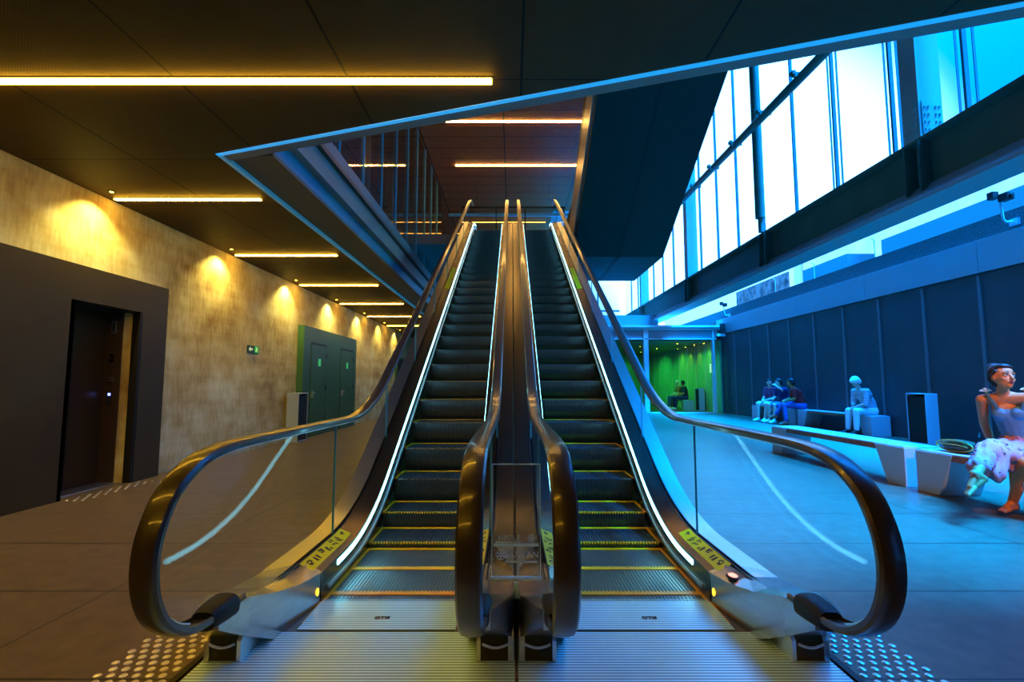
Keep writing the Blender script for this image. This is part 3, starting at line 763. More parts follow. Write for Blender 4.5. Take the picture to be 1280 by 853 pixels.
# cameras on brackets
def cctv(x, y, z, label):
    t = empty('security_camera', (x,y,z), label, 'camera', 'cameras on the parapet')
    m = MB(); m.tube([(0,0,0),(-.16,0,.0),(-.20,0,.05),(-.24,0,.42)], .02, 8); m.build('bracket', M_['white'], t, smooth=True)
    m = MB(); m.box(-.30,-.16,-.20,-.02,.36,.50); m.tube([(-.23,-.20,.43),(-.23,-.24,.43)], .04, 12); m.build('camera_head', M_['dark'], t, bevel=.01)
    m = MB(); m.box(-.36,-.24,.0,.12,.44,.58); m.build('camera_head', M_['dark'], t, bevel=.01)
    m = MB(); m.box(-.02,.04,-.08,.08,-.06,.06); m.build('wall_plate', M_['white'], t)
cctv(9.22,8.9,4.22,'twin security cameras on a white bracket at the far upper right')
cctv(9.22,20.9,4.15,'small security camera on the far end of the parapet above the vestibule')
t = empty('wall_floodlight', (8.9,20.9,3.3), 'small dark floodlight at the right end of the vestibule frame', 'light fixture')
MB().box(-.08,.08,-.1,.1,.1,.5).build('lamp_body', M_['dark'], t, bevel=.01)
MB().box(-.25,.1,-.05,.05,-.05,.06).build('arm', M_['white'], t, bevel=.01)
for y in (12.7,15.3,17.6): tag(MB().tube([(9.45,y,4.46),(9.45,y,5.0),(9.37,y,5.03)], .012, 8).build('parapet_rod', M_['white']), 'thin upright rod standing above the dark parapet strip', 'rod', 'rods above the parapet')

# ------------------------------------------------------------------ left wall objects
t = empty('lift_portal', (-4.95,5.9,0), 'dark bronze lift surround with door and call panel set in the concrete wall', 'lift')
def lp(m, n, mt, par=None): o = m.build(n, mt, par or t); o.location = (-Vector(t.location)) if par is None else (0,0,0); return o
lp(MB().box(-4.95,-4.85,-2,5.43,0,2.58).box(-4.95,-4.85,6.43,6.9,0,2.58).box(-4.95,-4.85,5.43,6.43,2.18,2.58), 'surround', M_['darkpanel'])
lp(MB().box(-5.30,-5.28,5.43,6.43,0,2.18), 'door', mat('lift_door', (.06,.036,.014), .35, .4))
lp(MB().box(-5.285,-5.275,5.92,5.93,0,2.18), 'door_gap', M_['dark'])
lp(MB().box(-5.30,-4.85,5.38,5.43,0,2.18), 'near_jamb', M_['dark'])
lp(MB().box(-5.30,-5.07,6.40,6.43,0,2.18), 'control_panel', mat('control_panel', (.10,.07,.045), .35, .4))
lp(MB().box(-5.07,-4.93,6.415,6.45,0,2.18), 'far_jamb', M_['concrete'])
lp(MB().box(-4.95,-4.85,6.40,6.44,0,2.18), 'jamb_edge', M_['dark'])
lp(MB().box(-5.30,-5.07,5.43,6.40,2.15,2.18).box(-5.30,-4.95,5.43,6.43,2.17,2.2), 'lintel', M_['dark'])
lp(MB().box(-5.205,-5.15,6.385,6.40,1.90,2.06), 'floor_display', M_['alu']); lp(MB().box(-5.19,-5.165,6.38,6.386,1.92,2.04), 'display_glass', M_['dark'])
lp(MB().box(-5.205,-5.16,6.385,6.40,1.53,1.63), 'key_switch', M_['steeldk']); lp(MB().box(-5.19,-5.175,6.38,6.386,1.575,1.59), 'keyhole', M_['alu'])
lp(MB().box(-5.215,-5.14,6.385,6.40,1.315,1.33).box(-5.215,-5.14,6.385,6.40,1.285,1.30), 'braille_bar', M_['alu'])
lp(MB().box(-5.205,-5.155,6.385,6.40,.98,1.17), 'call_panel', M_['steel']); lp(MB().box(-5.19,-5.165,6.38,6.386,1.10,1.13), 'call_light', emat('blue_led', (.1,.15,1), 12))
lp(MB().box(-5.27,-5.0,5.45,6.40,.0,.006), 'sill', M_['alu'])
t = empty('door_panel_unit', (-4.95,13.2,0), 'projecting olive panel holding two doors on the left concrete wall', 'door unit')
lp(MB().box(-4.95,-4.80,11.36,15.2,0,2.6), 'panel', M_['greenpanel'])
for a, b_ in ((11.78,12.72),(13.85,14.88)):
    d = lp(MB().box(-4.80,-4.785,a+.012,b_-.012,.01,2.18), 'door', M_['greenpanel'])
    MB().box(-4.802,-4.797,a-.02,a+.0,0,2.22).box(-4.802,-4.794,b_,b_+.03,0,2.22).box(-4.802,-4.794,a,b_+.03,2.195,2.24).build('frame_gap', M_['dark'], d)
    MB().box(-4.79,-4.75,a+.05,a+.10,.92,1.08).bar((-4.75,a+.075,1.03),(-4.75,a+.20,1.03),.02).build('handle', M_['alu'], d)
    MB().box(-4.79,-4.782,a+.42,a+.58,1.68,1.86).build('notice', M_['paper'], d)
    m = MB()
    for z in (.35,1.1,1.9): m.box(-4.80,-4.775,b_-.02,b_+.02,z,z+.12)
    m.build('hinge', M_['dark'], d)
t = empty('exit_sign', (-4.95,9.4,1.9), 'small green emergency exit sign with arrow on the concrete wall', 'sign')
MB().box(0,.02,-.20,.20,-.07,.07).build('board', M_['signdark'], t)
MB().prism([(-.17,0),(-.11,.045),(-.11,.015),(-.03,.015),(-.03,-.015),(-.11,-.015),(-.11,-.045)], .02,.023).build('arrow', M_['signwhite'], t)
MB().box(.02,.023,.04,.18,-.06,.06).build('doorway', M_['signgreen'], t)
m = MB(); m.tube([(.024,.11,.035),(.027,.11,.035)], .012, 10); m.bar((.025,.11,.02),(.025,.10,-.01),.012); m.bar((.025,.10,-.01),(.025,.13,-.045),.01); m.bar((.025,.10,-.01),(.025,.07,-.035),.01); m.bar((.025,.075,.0),(.025,.14,.012),.008); m.build('figure', M_['signwhite'], t)
def bin_(x, y, label, rz=0, dark_side=-1):
    t = empty('litter_bin', (x,y,0), label, 'litter bin', 'tall white litter bins', rz)
    # open dark mouth on -x side
    m = MB(); m.box(-.13,.13,-.25,-.235,0,1.05).box(-.13,.13,.235,.25,0,1.05).box(-.13,.13,-.235,.235,1.03,1.05).box(-.13,.13,-.235,.235,0,.03).box(.11,.13,-.235,.235,.03,1.03)
    m.build('shell', M_['white'], t, bevel=.006)
    MB().box(-.11,.11,-.235,.235,.03,.98).build('inner_bin', M_['dark'], t)
    MB().box(.10,.11,-.235,.235,.98,1.03).build('back_panel', M_['dark'], t)
    MB().box(-.13,-.125,-.01,.01,.0,.01).build('foot', M_['dark'], t)
bin_(8.55,10.45,'tall pale bin with dark open side against the ribbed blue wall',0)
bin_(8.75,23.3,'tall pale bin inside the green vestibule',0)
bin_(-4.72,10.95,'tall lilac-grey bin beside the olive doors',math.pi)
# far left end: door frame, extinguisher, pipes
t = empty('far_doorway', (-4.95,21.5,0), 'dark doorway near the far end of the left corridor', 'doorway')
MB().box(0,.08,-.55,.55,0,2.3).build('door', M_['dark'], t); MB().box(0,.1,-.62,-.55,0,2.35).box(0,.1,.55,.62,0,2.35).box(0,.1,-.62,.62,2.3,2.4).build('frame', M_['greenpanel'], t)
t = empty('fire_extinguisher', (-4.55,20.0,0), 'red fire extinguisher on the floor at the far end of the left corridor', 'fire extinguisher')
MB().tube([(0,0,0),(0,0,.5),(0,0,.58),(0,0,.62)], [.09,.09,.05,.03], 14).build('cylinder', mat('extinguisher_red', (.55,.02,.01), .35), t, smooth=True)
MB().bar((-.02,0,.64),(.1,0,.68),.03).build('lever', M_['dark'], t); MB().tube([(0,0,.62),(.10,0,.6),(.12,0,.35)], .012, 8).build('hose', M_['dark'], t)
for x in (-3.9,-3.6): tag(MB().tube([(x,21,0),(x,21,3.5)], .05, 10).build('service_pipe', M_['alu']), 'vertical metal pipe at the far end of the left corridor', 'pipe', 'pipes at the corridor end')

# ------------------------------------------------------------------ benches
def bench(x, y0, y1, label, w=.46, h=.47, grp='white and timber benches'):
    t = empty('bench', (x, (y0+y1)/2, 0), label, 'bench', grp); L = (y1-y0)/2; e_ = .50
    MB().box(-w/2,w/2,-L+e_*.6,L-e_*.6,h-.07,h).build('seat', M_['wood'], t, bevel=.004)
    MB().box(-w/2+.01,w/2-.01,-L+.02,L-.02,h,h+.012).build('top_sheet', M_['white'], t, bevel=.004)
    for s in (-1,1):
        # folded metal trapezoid: outer plate vertical, inner plate slanting, closed by side sheets
        m = MB(); a = s*L
        o = MB().prism([(a,0),(a,h),(a-s*e_,h),(a-s*(e_-.20),0)], -w/2-.004, w/2+.004).build('end_block', M_['white'], t, bevel=.006)
    return t
def bench2(x, y0, y1, label, w=.5):
    """bench whose end blocks show a dark open side"""
    return bench(x, y0, y1, label, w)
bench(5.0,6.15,9.25,'long bench in the middle of the blue floor, behind the handrail')
bench(5.0,2.9,5.98,'nearest bench, the one the woman in the skirt sits on')
bench(8.80,11.98,15.05,'bench by the ribbed wall under the white-haired sitter')
bench(8.80,15.2,17.9,'far bench by the ribbed wall under the two men in shorts')
bench(8.35,23.6,26.3,'bench inside the green vestibule')

l = bpy.data.lights.new('sun', 'SUN'); l.energy = 7; l.color = (.50,.88,1); l.angle = R(1)
o = bpy.data.objects.new('sun_light', l); C.objects.link(o); o.location = (0,0,30); o.rotation_euler = (0, R(-32), 0)
o.rotation_euler = Vector((math.cos(R(60)), .12, -math.sin(R(60)))).to_track_quat('-Z','Y').to_euler()
l = bpy.data.lights.new('skylight', 'SUN'); l.energy = 95; l.color = (.0,.26,1); l.angle = R(22)
o = bpy.data.objects.new('sun_light', l); C.objects.link(o); o.location = (8,0,30)
o.rotation_euler = Vector((-.34, .22, -.92)).to_track_quat('-Z','Y').to_euler()
t = empty('added_warm_spot', (4.3,1.9,ZC), 'unseen warm spotlight added at the diagonal ceiling edge to light the seated woman', 'spotlight')  # made-up fixture out of view; its warm cone colours the seated woman
MB().tube([(0,0,-.09),(0,0,.01)], .045, 14).build('housing', M_['dark'], t); MB().tube([(0,0,-.094),(0,0,-.09)], .035, 14).build('lens', M_['lamp'], t)
spot((4.3,1.9,ZC-.11), (5.0,4.9,.9), 520, (1,.43,.05), 30, .8)
# ------------------------------------------------------------------ people
def skinmat(n, c, r=.5): return mat(n, c, r, spec=.4, noise=(12,.06))
SK = skinmat('tanned_skin', (.62,.18,.055)); SKL = skinmat('pale_skin', (.68,.42,.32))
def V(*a): return Vector(a)
def hand(mb, wrist, direc, palm_n, sc=1, curl=.35, side=1):
    """palm + five separate fingers; direc = hand direction, palm_n = palm normal"""
    d = Vector(direc).normalized(); n = Vector(palm_n); n = (n-d*n.dot(d)).normalized(); a = d.cross(n).normalized()*side; w = Vector(wrist)
    Rm = Matrix((a, d, n)).transposed()
    mb.ell(w+d*.045*sc, (.038*sc,.052*sc,.016*sc), Rm, 12, 8)
    for i, (off, L) in enumerate(((-.028,.062),(-.010,.074),(.009,.070),(.027,.055))):
        p = w+d*.082*sc+a*off*sc; q = p+(d*math.cos(curl)+n*math.sin(curl))*L*.55*sc+a*off*.12*sc; r_ = q+(d*math.cos(curl*2.2)+n*math.sin(curl*2.2))*L*.45*sc
        mb.cap(w+d*.05*sc+a*off*.8*sc, p, .0095*sc, .009*sc, 8); mb.cap(p, q, .009*sc, .008*sc, 8); mb.cap(q, r_, .008*sc, .0065*sc, 8)
    p = w+d*.02*sc-a*.028*sc; q = p-a*.022*sc+d*.03*sc+n*.008*sc; r_ = q+d*.028*sc-a*.006*sc+n*.008*sc
    mb.cap(p, q, .011*sc, .009*sc, 8); mb.cap(q, r_, .009*sc, .007*sc, 8)
def foot(mb, ankle, direc, sc=1, up=(0,0,1)):
    d = Vector(direc).normalized(); u = Vector(up); u = (u-d*u.dot(d)).normalized(); a = d.cross(u); A = Vector(ankle)
    h = A-u*.045*sc-d*.035*sc
    mb.cap(h, A+u*.02*sc, .030*sc, .034*sc, 10)
    mb.cap(h, A+d*.10*sc-u*.045*sc, .028*sc, .026*sc, 10); mb.cap(A+u*.0, A+d*.10*sc-u*.035*sc, .032*sc, .024*sc, 10)
    for i, o_ in enumerate((-.030,-.013,.002,.016,.029)):
        L = (.185,.178,.170,.160,.148)[i]; mb.cap(A+d*.10*sc+a*o_*.75*sc-u*.050*sc, A+d*L*sc+a*o_*sc-u*.060*sc, .017*sc if i else .019*sc, .010*sc if i else .013*sc, 8)
def head(mb, c, fwd, sc=1, upv=(0,0,1)):
    """skull, jaw, nose, ears, brow, lips bumps; c = head centre, fwd = gaze"""
    f = Vector(fwd).normalized(); u = Vector(upv); u = (u-f*u.dot(f)).normalized(); r_ = f.cross(u).normalized(); c = Vector(c)
    Rm = Matrix((r_, f, u)).transposed()
    def P(x, y, z): return c+(r_*x+f*y+u*z)*sc
    mb.ell(P(0,-.012,.025), (.074*sc,.092*sc,.092*sc), Rm, 20, 14)
    mb.ell(P(0,.022,-.035), (.056*sc,.062*sc,.076*sc), Rm, 18, 12)
    mb.ell(P(0,.058,-.088), (.024*sc,.022*sc,.020*sc), Rm, 12, 8)
    mb.cap(P(0,.078,.012), P(0,.100,-.026), .009*sc, .0125*sc, 8); mb.ell(P(0,.094,-.032), (.0165*sc,.012*sc,.009*sc), Rm, 10, 6)
    for s in (-1,1):
        mb.ell(P(s*.072,-.008,-.008), (.009*sc,.020*sc,.032*sc), Rm, 10, 8)
        mb.ell(P(s*.030,.066,.026), (.022*sc,.014*sc,.009*sc), Rm, 10, 6)
        mb.ell(P(s*.036,.050,-.028), (.024*sc,.022*sc,.022*sc), Rm, 10, 6)
    mb.ell(P(0,.079,-.056), (.024*sc,.010*sc,.012*sc), Rm, 10, 6)
    return P, Rm
EYEW = mat('eye_white', (.8,.8,.78), .2); EYED = mat('eye_dark', (.03,.02,.015), .15); LIPS = mat('lips', (.30,.03,.03), .4)
def face(P, Rm, sc, par, lips=LIPS, brow=None, hairm=None):
    m = MB()
    for s in (-1,1): m.ell(P(s*.030,.0705,.006), (.0135*sc,.009*sc,.0085*sc), Rm, 12, 8)
    e = m.build('eyes', EYEW, par, smooth='all')
    m = MB()
    for s in (-1,1): m.ell(P(s*.030,.0785,.006), (.006*sc,.003*sc,.006*sc), Rm, 10, 6); m.tube([P(s*.015,.078,.012),P(s*.03,.083,.0155),P(s*.045,.073,.012)], .0022*sc, 6)
    m.build('irises', EYED, e)
    m = MB(); m.ell(P(0,.0865,-.0535), (.021*sc,.006*sc,.0055*sc), Rm, 12, 6); m.ell(P(0,.0855,-.0625), (.018*sc,.007*sc,.0065*sc), Rm, 12, 6); m.build('lips', lips, par, smooth='all')
    m = MB()
    for s in (-1,1): m.tube([P(s*.013,.082,.030),P(s*.030,.083,.037),P(s*.048,.070,.032)], [.0025*sc,.0035*sc,.002*sc], 6)
    m.build('eyebrows', hairm or EYED, par)
def hair_cap(P, Rm, sc, hm, par, long_=0, bun=False, vol=1.0, vox=.006):
    m = MB()
    m.ell(P(0,-.030,.042), (.082*sc*vol,.092*sc*vol,.088*sc*vol), Rm, 18, 12)
    m.ell(P(0,-.060,.0), (.074*sc*vol,.060*sc*vol,.085*sc*vol), Rm, 16, 10)
    m.ell(P(0,.010,.085), (.066*sc*vol,.066*sc*vol,.035*sc*vol), Rm, 16, 10)
    if bun: m.ell(P(-.02,-.10,.095), (.058*sc,.052*sc,.055*sc), Rm, 14, 10)
    if bun:
        for s in (-1,1): m.cap(P(s*.070,.018,.045), P(s*.078,-.02,.0), .012*sc, .010*sc, 8)
    return organic(m, 'hair', hm, par, vox, 3)

# ---- seated woman in the foreground (world coordinates, origin at her seat)
def woman():
    o = Vector((5.05,5.0,0))
    t = empty('person', o, 'woman in pale blue tank top and floral skirt sitting cross-legged on the nearest bench', 'person')
    L = lambda x, y, z: Vector((x,y,z))-o
    pel = L(5.06,5.02,.585); wst = L(5.03,5.02,.76); ch = L(4.97,5.02,.95); nb = L(4.90,5.0,1.135); hd = L(4.862,4.95,1.315)
    rs = L(4.79,5.11,1.09); ls = L(5.06,4.86,1.11); re = L(4.90,5.22,.83); rw = L(5.02,5.26,.565)
    le = L(5.20,4.78,.84); lw = L(4.90,4.64,.74)
    hipR = L(4.92,5.01,.58); hipL = L(5.10,4.93,.58)
    kR = L(4.46,4.75,.635); aR = L(4.11,4.50,.43)
    kL = L(4.72,4.66,.52); aL = L(4.79,4.88,.115)
    b = MB()
    b.cap(pel+V(-.06,.03,0), pel+V(.06,-.03,0), .125,.125); b.cap(pel,wst,.13,.105); b.cap(wst,ch,.105,.115)
    b.ell(ch+V(0,0,.03), (.155,.105,.14)); b.cap(rs+V(.04,0,0), ls+V(-.05,0,0), .058,.058)
    for s, sh in ((-1,rs),(1,ls)): b.cap(sh*.6+nb*.4+V(0,0,-.01), nb+V(0,0,.01), .045,.045)
    fw = (ls-rs).cross(V(0,0,1)).normalized(); fw = fw if fw.y < 0 else -fw
    side = (ls-rs).normalized()
    for s in (-1,1): b.ell(ch+fw*.085+side*(.068*s)+V(0,0,.01), (.068,.055,.06))
    b.cap(nb+V(0,0,-.03), nb*.35+hd*.65+V(0,0,-.03)-fw*.01, .052,.048)
    # arms
    b.cap(rs,re,.050,.040); b.cap(re,re*.6+rw*.4,.040,.037); b.cap(re*.6+rw*.4,rw,.037,.026); b.cap(ls,le,.050,.040); b.cap(le,lw,.040,.027)
    hand(b, rw, (.45,.45,-.45), (0,0,-1), 1, .4, 1)
    hand(b, lw, (-.75,-.5,-.22), (.1,.1,-1), 1, .35, -1)
    # legs
    b.cap(hipR,kR,.095,.062); b.cap(kR,kR*.65+aR*.35,.060,.058); b.cap(kR*.65+aR*.35,aR,.058,.034)
    b.cap(hipL,kL,.095,.062); b.cap(kL,kL*.65+aL*.35+V(0.02,.02,0),.058,.060); b.cap(kL*.65+aL*.35+V(0.02,.02,0),aL,.060,.036)
    foot(b, aR, (-.86,-.12,-.48), 1.12, (-.4,.2,.8)); foot(b, aL, (-.92,-.32,-.02), 1.08)
    gaze = V(-.06,-.97,.14)
    P, Rm = head(b, hd, gaze, 1.12, (.12,0,1))
    body = organic(b, 'body', SK, t, .0055, 3)
    face(P, Rm, 1.12, t)
    hm = mat('dark_brown_hair', (.035,.015,.012), .45, noise=(60,.5,(1,1,.2)))
    hr = hair_cap(P, Rm, 1.10, hm, t, bun=True)
    # tank top: shell round torso
    c = MB()
    c.cap(pel+V(0,0,.06),wst,.145,.118); c.cap(wst,ch,.118,.128); c.ell(ch+V(0,0,.01), (.158,.112,.115))
    for s in (-1,1): c.ell(ch+fw*.088+side*(.068*s)+V(0,0,.008), (.074,.060,.066))
    top = organic(c, 'tank_top', mat('pale_blue_jersey', (.10,.21,.30), .8, noise=(25,.1)), t, .006, 3)
    m = MB()
    for s, sh in ((-1,rs),(1,ls)):
        c0 = sh*.75+nb*.25
        m.tube([ch+fw*.125+side*(.085*s)+V(0,0,.045), ch+fw*.118+side*(.10*s)+V(0,0,.10), c0+fw*.05+V(0,0,.045), c0+V(0,0,.062), c0-fw*.05+V(0,0,.04), ch-fw*.09+side*(.09*s)+V(0,0,.07)], [.017,.015,.012,.011,.012,.015], 8)
    m.build('strap', bpy.data.materials['pale_blue_jersey'], top, smooth='all')
    bw = mat('white_cyan_ribbon', (.75,.88,.9), .7)
    for s, sh in ((-1,rs),(1,ls)):
        m = MB(); c0 = sh*.80+nb*.20+V(0,0,.072)
        for k in range(5):
            a = k*1.3; dv = V(math.cos(a)*.8, math.sin(a)*.5, .35+.3*math.sin(a*2)).normalized()
            m.tube([c0, c0+dv*.03+V(0,0,.008), c0+dv*.05], [.006,.014,.004], 6)
        m.build('shoulder_bow', bw, top)
    # skirt
    c = MB()
    c.cap(pel+V(-.03,0,.04), hipR*.5+hipL*.5, .158,.150); c.cap(hipR,kR+V(.02,0,.005),.128,.085); c.cap(hipL,kL+V(.05,.03,.03),.125,.085)
    c.cap((hipR+hipL)*.5,(kR+kL)*.5+V(.03,.03,0),.13,.085)
    c.cap(kR+V(.01,0,-.01), kR*.30+aR*.70+V(.02,.03,.0), .092,.082); c.cap(kR+V(.03,.03,-.03), kR*.40+aR*.60+V(.12,.12,-.07), .095,.07); c.cap(kR*.7+kL*.3, kR*.4+aR*.4+kL*.2+V(.05,.0,-.12), .09, .06)
    c.cap(kR*.6+aR*.4+V(.07,.08,-.04), kL*.7+hipL*.3+V(0,.04,-.07), .06,.06)
    m_ = mat('floral_cotton', (.6,.5,.5), .85)
    nt = m_.node_tree; bs = nt.nodes['Principled BSDF']; tc = nt.nodes.new('ShaderNodeTexCoord'); vo = nt.nodes.new('ShaderNodeTexVoronoi'); vo.inputs['Scale'].default_value = 9
    no = nt.nodes.new('ShaderNodeTexNoise'); no.inputs['Scale'].default_value = 45; nt.links.new(tc.outputs['Object'], vo.inputs['Vector']); nt.links.new(tc.outputs['Object'], no.inputs['Vector'])
    ad = nt.nodes.new('ShaderNodeMath'); ad.operation = 'MULTIPLY_ADD'; ad.inputs[1].default_value = .55; nt.links.new(no.outputs['Fac'], ad.inputs[0]); nt.links.new(vo.outputs['Distance'], ad.inputs[2])
    cr = nt.nodes.new('ShaderNodeValToRGB'); cr.color_ramp.interpolation = 'CONSTANT'; e = cr.color_ramp.elements
    e[0].position = 0; e[0].color = (.14,.03,.02,1); e[1].position = .40; e[1].color = (.44,.16,.19,1); x = e.new(.44); x.color = (.47,.19,.22,1)
    nt.links.new(ad.outputs[0], cr.inputs[0]); nt.links.new(cr.outputs[0], bs.inputs['Base Color'])
    sk = organic(c, 'skirt', m_, t, .007, 30)
    # folds
    for v in sk.data.vertices:
        p = v.co; k = math.sin((p.x*1.1-p.y*1.3)*48+p.z*14)*.008 + math.sin((p.x+p.y)*33+p.z*9)*.006
        v.co = p + v.normal*k
    # sandal straps on raised foot
    m = MB()
    m.tube([aR+V(-.02,-.045,-.015),aR+V(-.035,-.02,.025),aR+V(-.02,.03,.015)], .0045, 6); m.tube([aR+V(-.03,-.01,.03),aR+V(-.12,-.02,-.035)], .004, 6)
    m.build('sandal_strap', mat('red_leather', (.35,.03,.03), .4), t)
    # arm tattoo left out of body colour: small dark floral mark
    m = MB(); q = (ls*.7+le*.3)+fw*.044
    for k in range(7):
        a = k*.9; m.ell(q+V(math.cos(a)*.016,-.006,math.sin(a)*.026), (.010,.006,.010), None, 8, 6)
    m.build('tattoo', mat('tattoo_ink', (.10,.06,.05), .6), t)
woman()
sit_flat([o for o in C.objects if o.name == 'person'][0], 4.755, 5.26, 2, 5.96)
# handbag beside her
t = empty('handbag', (4.99,5.62,.482), 'brown and gold handbag lying on the bench behind the woman', 'handbag')
m = MB(); Rz = Matrix.Rotation(R(0),3,'X')
m.ell((0,0,.075), (.10,.24,.072), None, 20, 12); organic(m, 'bag_body', mat('brown_leather', (.12,.055,.02), .4, noise=(12,.4)), t, .008, 2)
for dz, zz in ((.0,.145),(.0,.02)): pass
m = MB(); m.tube([(-.075,.23*math.cos(a),.078+.062*math.sin(a)) for a in [math.pi*2*j/24 for j in range(25)]], .008, 8); m.tube([(-.10,.19*math.cos(a),.075+.02*math.sin(a)) for a in [math.pi*j/12 for j in range(13)]], .006, 8); m.build('gold_piping', mat('gold_piping', (.75,.48,.12), .35, .6), t, smooth='all')
m = MB(); m.tube([(-.02,-.20,.10),(-.03,-.26,.20),(0,-.24,.24),(.03,-.20,.12)], .008, 8); m.build('handle', M_['dark'], t)

# ---- generic seated person; local frame: faces -x, +y to the person's right... world placed by rotation
def sitter(name_loc, rz, label, skin, topm, botm, hairm, shoe, torso_lean=.05, headdir=(-1,0,-.1), shorts=False, handsp=None, knees=None, feet=None, sc=1.06, stripes=None, hairvol=1.0, headc=None):
    t = empty('person', name_loc, label, 'person', None, rz)
    S = lambda x, y, z: Vector((x,y,z))*sc
    sz = .475/sc
    pel = S(0,0,sz+.10); wst = S(-.02,0,sz+.27); ch = S(-torso_lean*.7,0,sz+.43); nb = S(-torso_lean*1.2-.01,0,sz+.61)
    hd = headc and S(*headc) or S(-torso_lean*1.6-.03,0,sz+.765)
    sh = [S(-torso_lean*1.15,s*.175,sz+.555) for s in (-1,1)]
    kn = knees or [(-.46,-.10,sz+.10),(-.46,.12,sz+.10)]; ft = feet or [(-.50,-.12,.09),(-.48,.14,.09)]
    kn = [S(*k) for k in kn]; ft = [S(*k) for k in ft]; hp = [S(0,s*.085,sz+.085) for s in (-1,1)]
    hn = [S(*h) for h in (handsp or [(-.36,-.06,sz+.22),(-.36,.06,sz+.22)])]
    b = MB(); b.cap(pel,wst,.13*sc,.12*sc); b.cap(wst,ch,.12*sc,.13*sc); b.cap(sh[0]*.8,sh[1]*.8+nb*0,.06,.06) if 0 else None
    b.cap(sh[0],sh[1],.062*sc,.062*sc); b.cap(nb-V(0,0,.03),nb*.3+hd*.7-V(0,0,.02),.055*sc,.052*sc)
    el = []
    for i in (0,1):
        mid = (sh[i]+hn[i])/2; e_ = mid+Vector((.06,(-1,1)[i]*.07,-.10))*sc; el.append(e_)
        b.cap(sh[i],e_,.050*sc,.040*sc); b.cap(e_,hn[i],.040*sc,.027*sc)
        d = (hn[i]-e_).normalized(); hand(b, hn[i], d, (0,-(-1,1)[i]*.6,-.8), sc, .6, (1,-1)[i])
        b.cap(hp[i],kn[i],.088*sc,.062*sc); m_ = kn[i]*.65+ft[i]*.35+V(.015,0,0); b.cap(kn[i],m_,.058*sc,.058*sc); b.cap(m_,ft[i],.058*sc,.036*sc)
        foot(b, ft[i], (-1,(-1,1)[i]*.15,-.02), sc)
    P, Rm = head(b, hd, headdir, sc)
    organic(b, 'body', skin, t, .009, 2); face(P, Rm, sc, t, hairm=hairm)
    hair_cap(P, Rm, sc, hairm, t, vol=hairvol, vox=.009)
    c = MB(); c.cap(pel+V(0,0,.02),wst,.142*sc,.138*sc); c.cap(wst,ch,.138*sc,.145*sc); c.ell(ch+V(0,0,.05), (.13*sc,.19*sc,.13*sc)); c.cap(sh[0],sh[1],.074*sc,.074*sc)
    for i in (0,1): c.cap(sh[i], sh[i]*.35+el[i]*.65 if stripes is None else el[i], .066*sc,.060*sc)
    organic(c, 'shirt', topm, t, .011, 3)
    c = MB(); c.cap(pel-V(0,.03,.0),pel+V(0,.03,0),.142*sc,.142*sc)
    for i in (0,1):
        if shorts: c.cap(hp[i],kn[i]*.9+hp[i]*.1,.105*sc,.084*sc)
        else:
            c.cap(hp[i],kn[i],.102*sc,.076*sc); c.cap(kn[i],kn[i]*.12+ft[i]*.88,.075*sc,.058*sc)
    organic(c, 'shorts' if shorts else 'trousers', botm, t, .011, 3)
    for i in (0,1):
        c = MB(); A = ft[i]; d = V(-1,(-1,1)[i]*.15,0).normalized()
        c.cap(A-d*.03*sc-V(0,0,.035*sc),A+d*.17*sc-V(0,0,.048*sc),.044*sc,.036*sc); c.cap(A-V(0,0,.0),A+d*.10*sc-V(0,0,.03*sc),.044*sc,.034*sc)
        organic(c, 'shoe', shoe, t, .010, 2)
    bx = 8.80 if name_loc[1] < 20 else 8.35
    sit_flat(t, bx-.24, bx+.24, 0, 40)
    return t
def stripemat(name, c1, c2, scale, axis=2):
    m, nt, b = newmat(name); tc = nt.nodes.new('ShaderNodeTexCoord'); w = nt.nodes.new('ShaderNodeTexWave'); w.bands_direction = 'XYZ'[axis]; w.inputs['Scale'].default_value = scale
    nt.links.new(tc.outputs['Object'], w.inputs['Vector']); cr = nt.nodes.new('ShaderNodeValToRGB'); cr.color_ramp.interpolation = 'CONSTANT'
    cr.color_ramp.elements[0].color = (*c1,1); cr.color_ramp.elements[1].position = .5; cr.color_ramp.elements[1].color = (*c2,1)
    nt.links.new(w.outputs['Fac'], cr.inputs[0]); nt.links.new(cr.outputs[0], b.inputs['Base Color']); b.inputs['Roughness'].default_value = .8; return m
navy = mat('navy_cotton', (.02,.03,.12), .8); red = mat('red_cotton', (.55,.02,.02), .8); jean = mat('blue_denim', (.05,.09,.30), .8)
pale = mat('pale_cotton', (.65,.70,.68), .8); blk = mat('black_hair', (.02,.018,.018), .5); wht = mat('white_hair', (.85,.88,.88), .6, noise=(30,.2))
shw = mat('white_shoe', (.7,.7,.72), .5); shr = mat('red_shoe', (.55,.08,.06), .5); shd = mat('dark_shoe', (.05,.02,.02), .5)
zz = .475/1.06
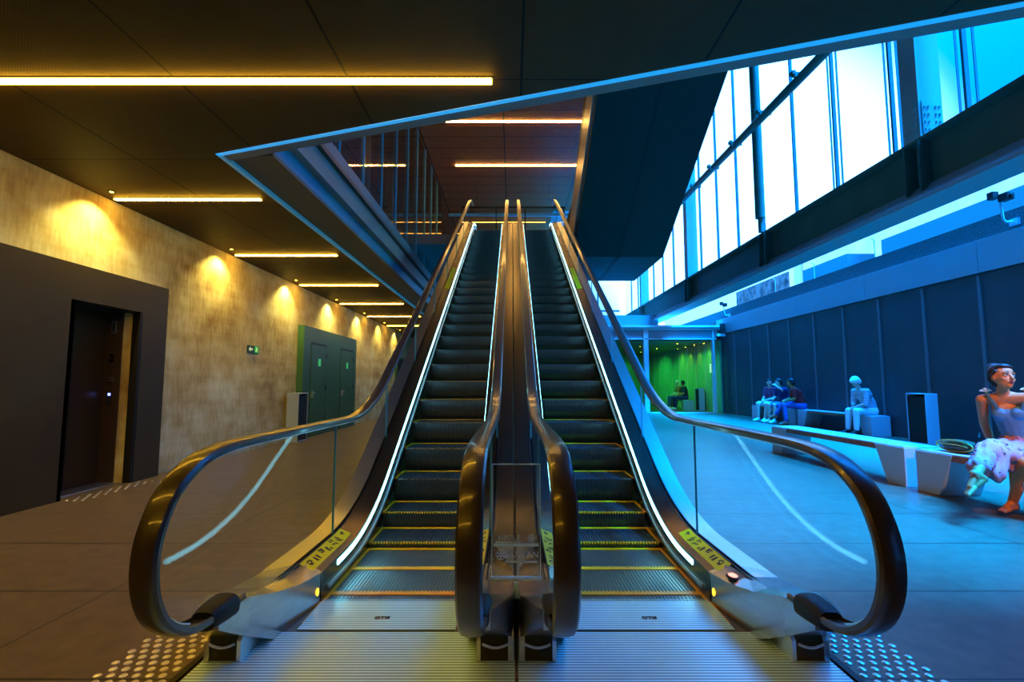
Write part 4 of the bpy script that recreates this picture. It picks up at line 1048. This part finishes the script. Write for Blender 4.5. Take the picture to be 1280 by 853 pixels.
sitter((8.72,16.75,0), R(22), 'man in a maroon and navy striped polo and pale shorts on the far bench', SKL, stripemat('maroon_stripes',(.35,.03,.05),(.04,.03,.14),4), pale, blk, shw, shorts=True,
       headdir=(-.5,-.85,-.05), knees=[(-.44,-.16,zz+.10),(-.44,.18,zz+.10)])
sitter((8.72,15.95,0), R(10), 'man in a navy shirt with a hand at his mouth, between the two other men', SKL, navy, mat('blue_shorts', (.08,.16,.45), .8), blk, shw, torso_lean=.12, shorts=True,
       headdir=(-.9,.5,-.05), handsp=[(-.30,-.02,zz+.66),(-.34,.08,zz+.30)])
sitter((8.76,15.15,0), R(-18), 'man in a red t-shirt and jeans with crossed legs, seen from behind', SK, red, jean, blk, shr, torso_lean=.14,
       headdir=(-.85,.6,0), knees=[(-.46,-.06,zz+.12),(-.42,.04,zz+.20)], feet=[(-.44,-.14,.09),(-.66,.12,.26)], handsp=[(-.40,-.08,zz+.24),(-.42,.06,zz+.26)])
sitter((8.88,12.42,0), R(8), 'white-haired person in a striped jacket bending over a phone', SKL, stripemat('white_navy_stripes',(.75,.78,.8),(.12,.16,.35),9), mat('white_trousers', (.72,.76,.8), .8), wht, shd, torso_lean=.20,
       headdir=(-.72,.1,-.7), handsp=[(-.42,-.05,zz+.20),(-.42,.05,zz+.20)], stripes=1, hairvol=1.14)
t = empty('phone', (8.42,12.36,.73), 'phone in the hands of the white-haired person', 'phone'); MB().box(-.035,.035,-.05,.05,-.005,.005).build('phone_case', M_['dark'], t, bevel=.003)
sitter((8.35,24.9,0), R(0), 'person in rust top on the vestibule bench, farther of the two', SKL, mat('rust_cotton', (.45,.12,.06), .8), jean, wht, shw, headdir=(-.6,-.7,0))
sitter((8.35,24.1,0), R(0), 'person in dark clothes on the vestibule bench, nearer of the two', SK, mat('dark_cotton', (.03,.035,.06), .8), navy, blk, shw, headdir=(-.4,.9,0))

# ------------------------------------------------------------------ render settings
SC.view_settings.view_transform = 'Standard'; SC.view_settings.look = 'None'; SC.view_settings.gamma = 1; SC.view_settings.exposure = 0
SC.view_settings.use_curve_mapping = False
SC.cycles.max_bounces = 8; SC.cycles.transparent_max_bounces = 24; SC.cycles.glossy_bounces = 5; SC.cycles.diffuse_bounces = 3
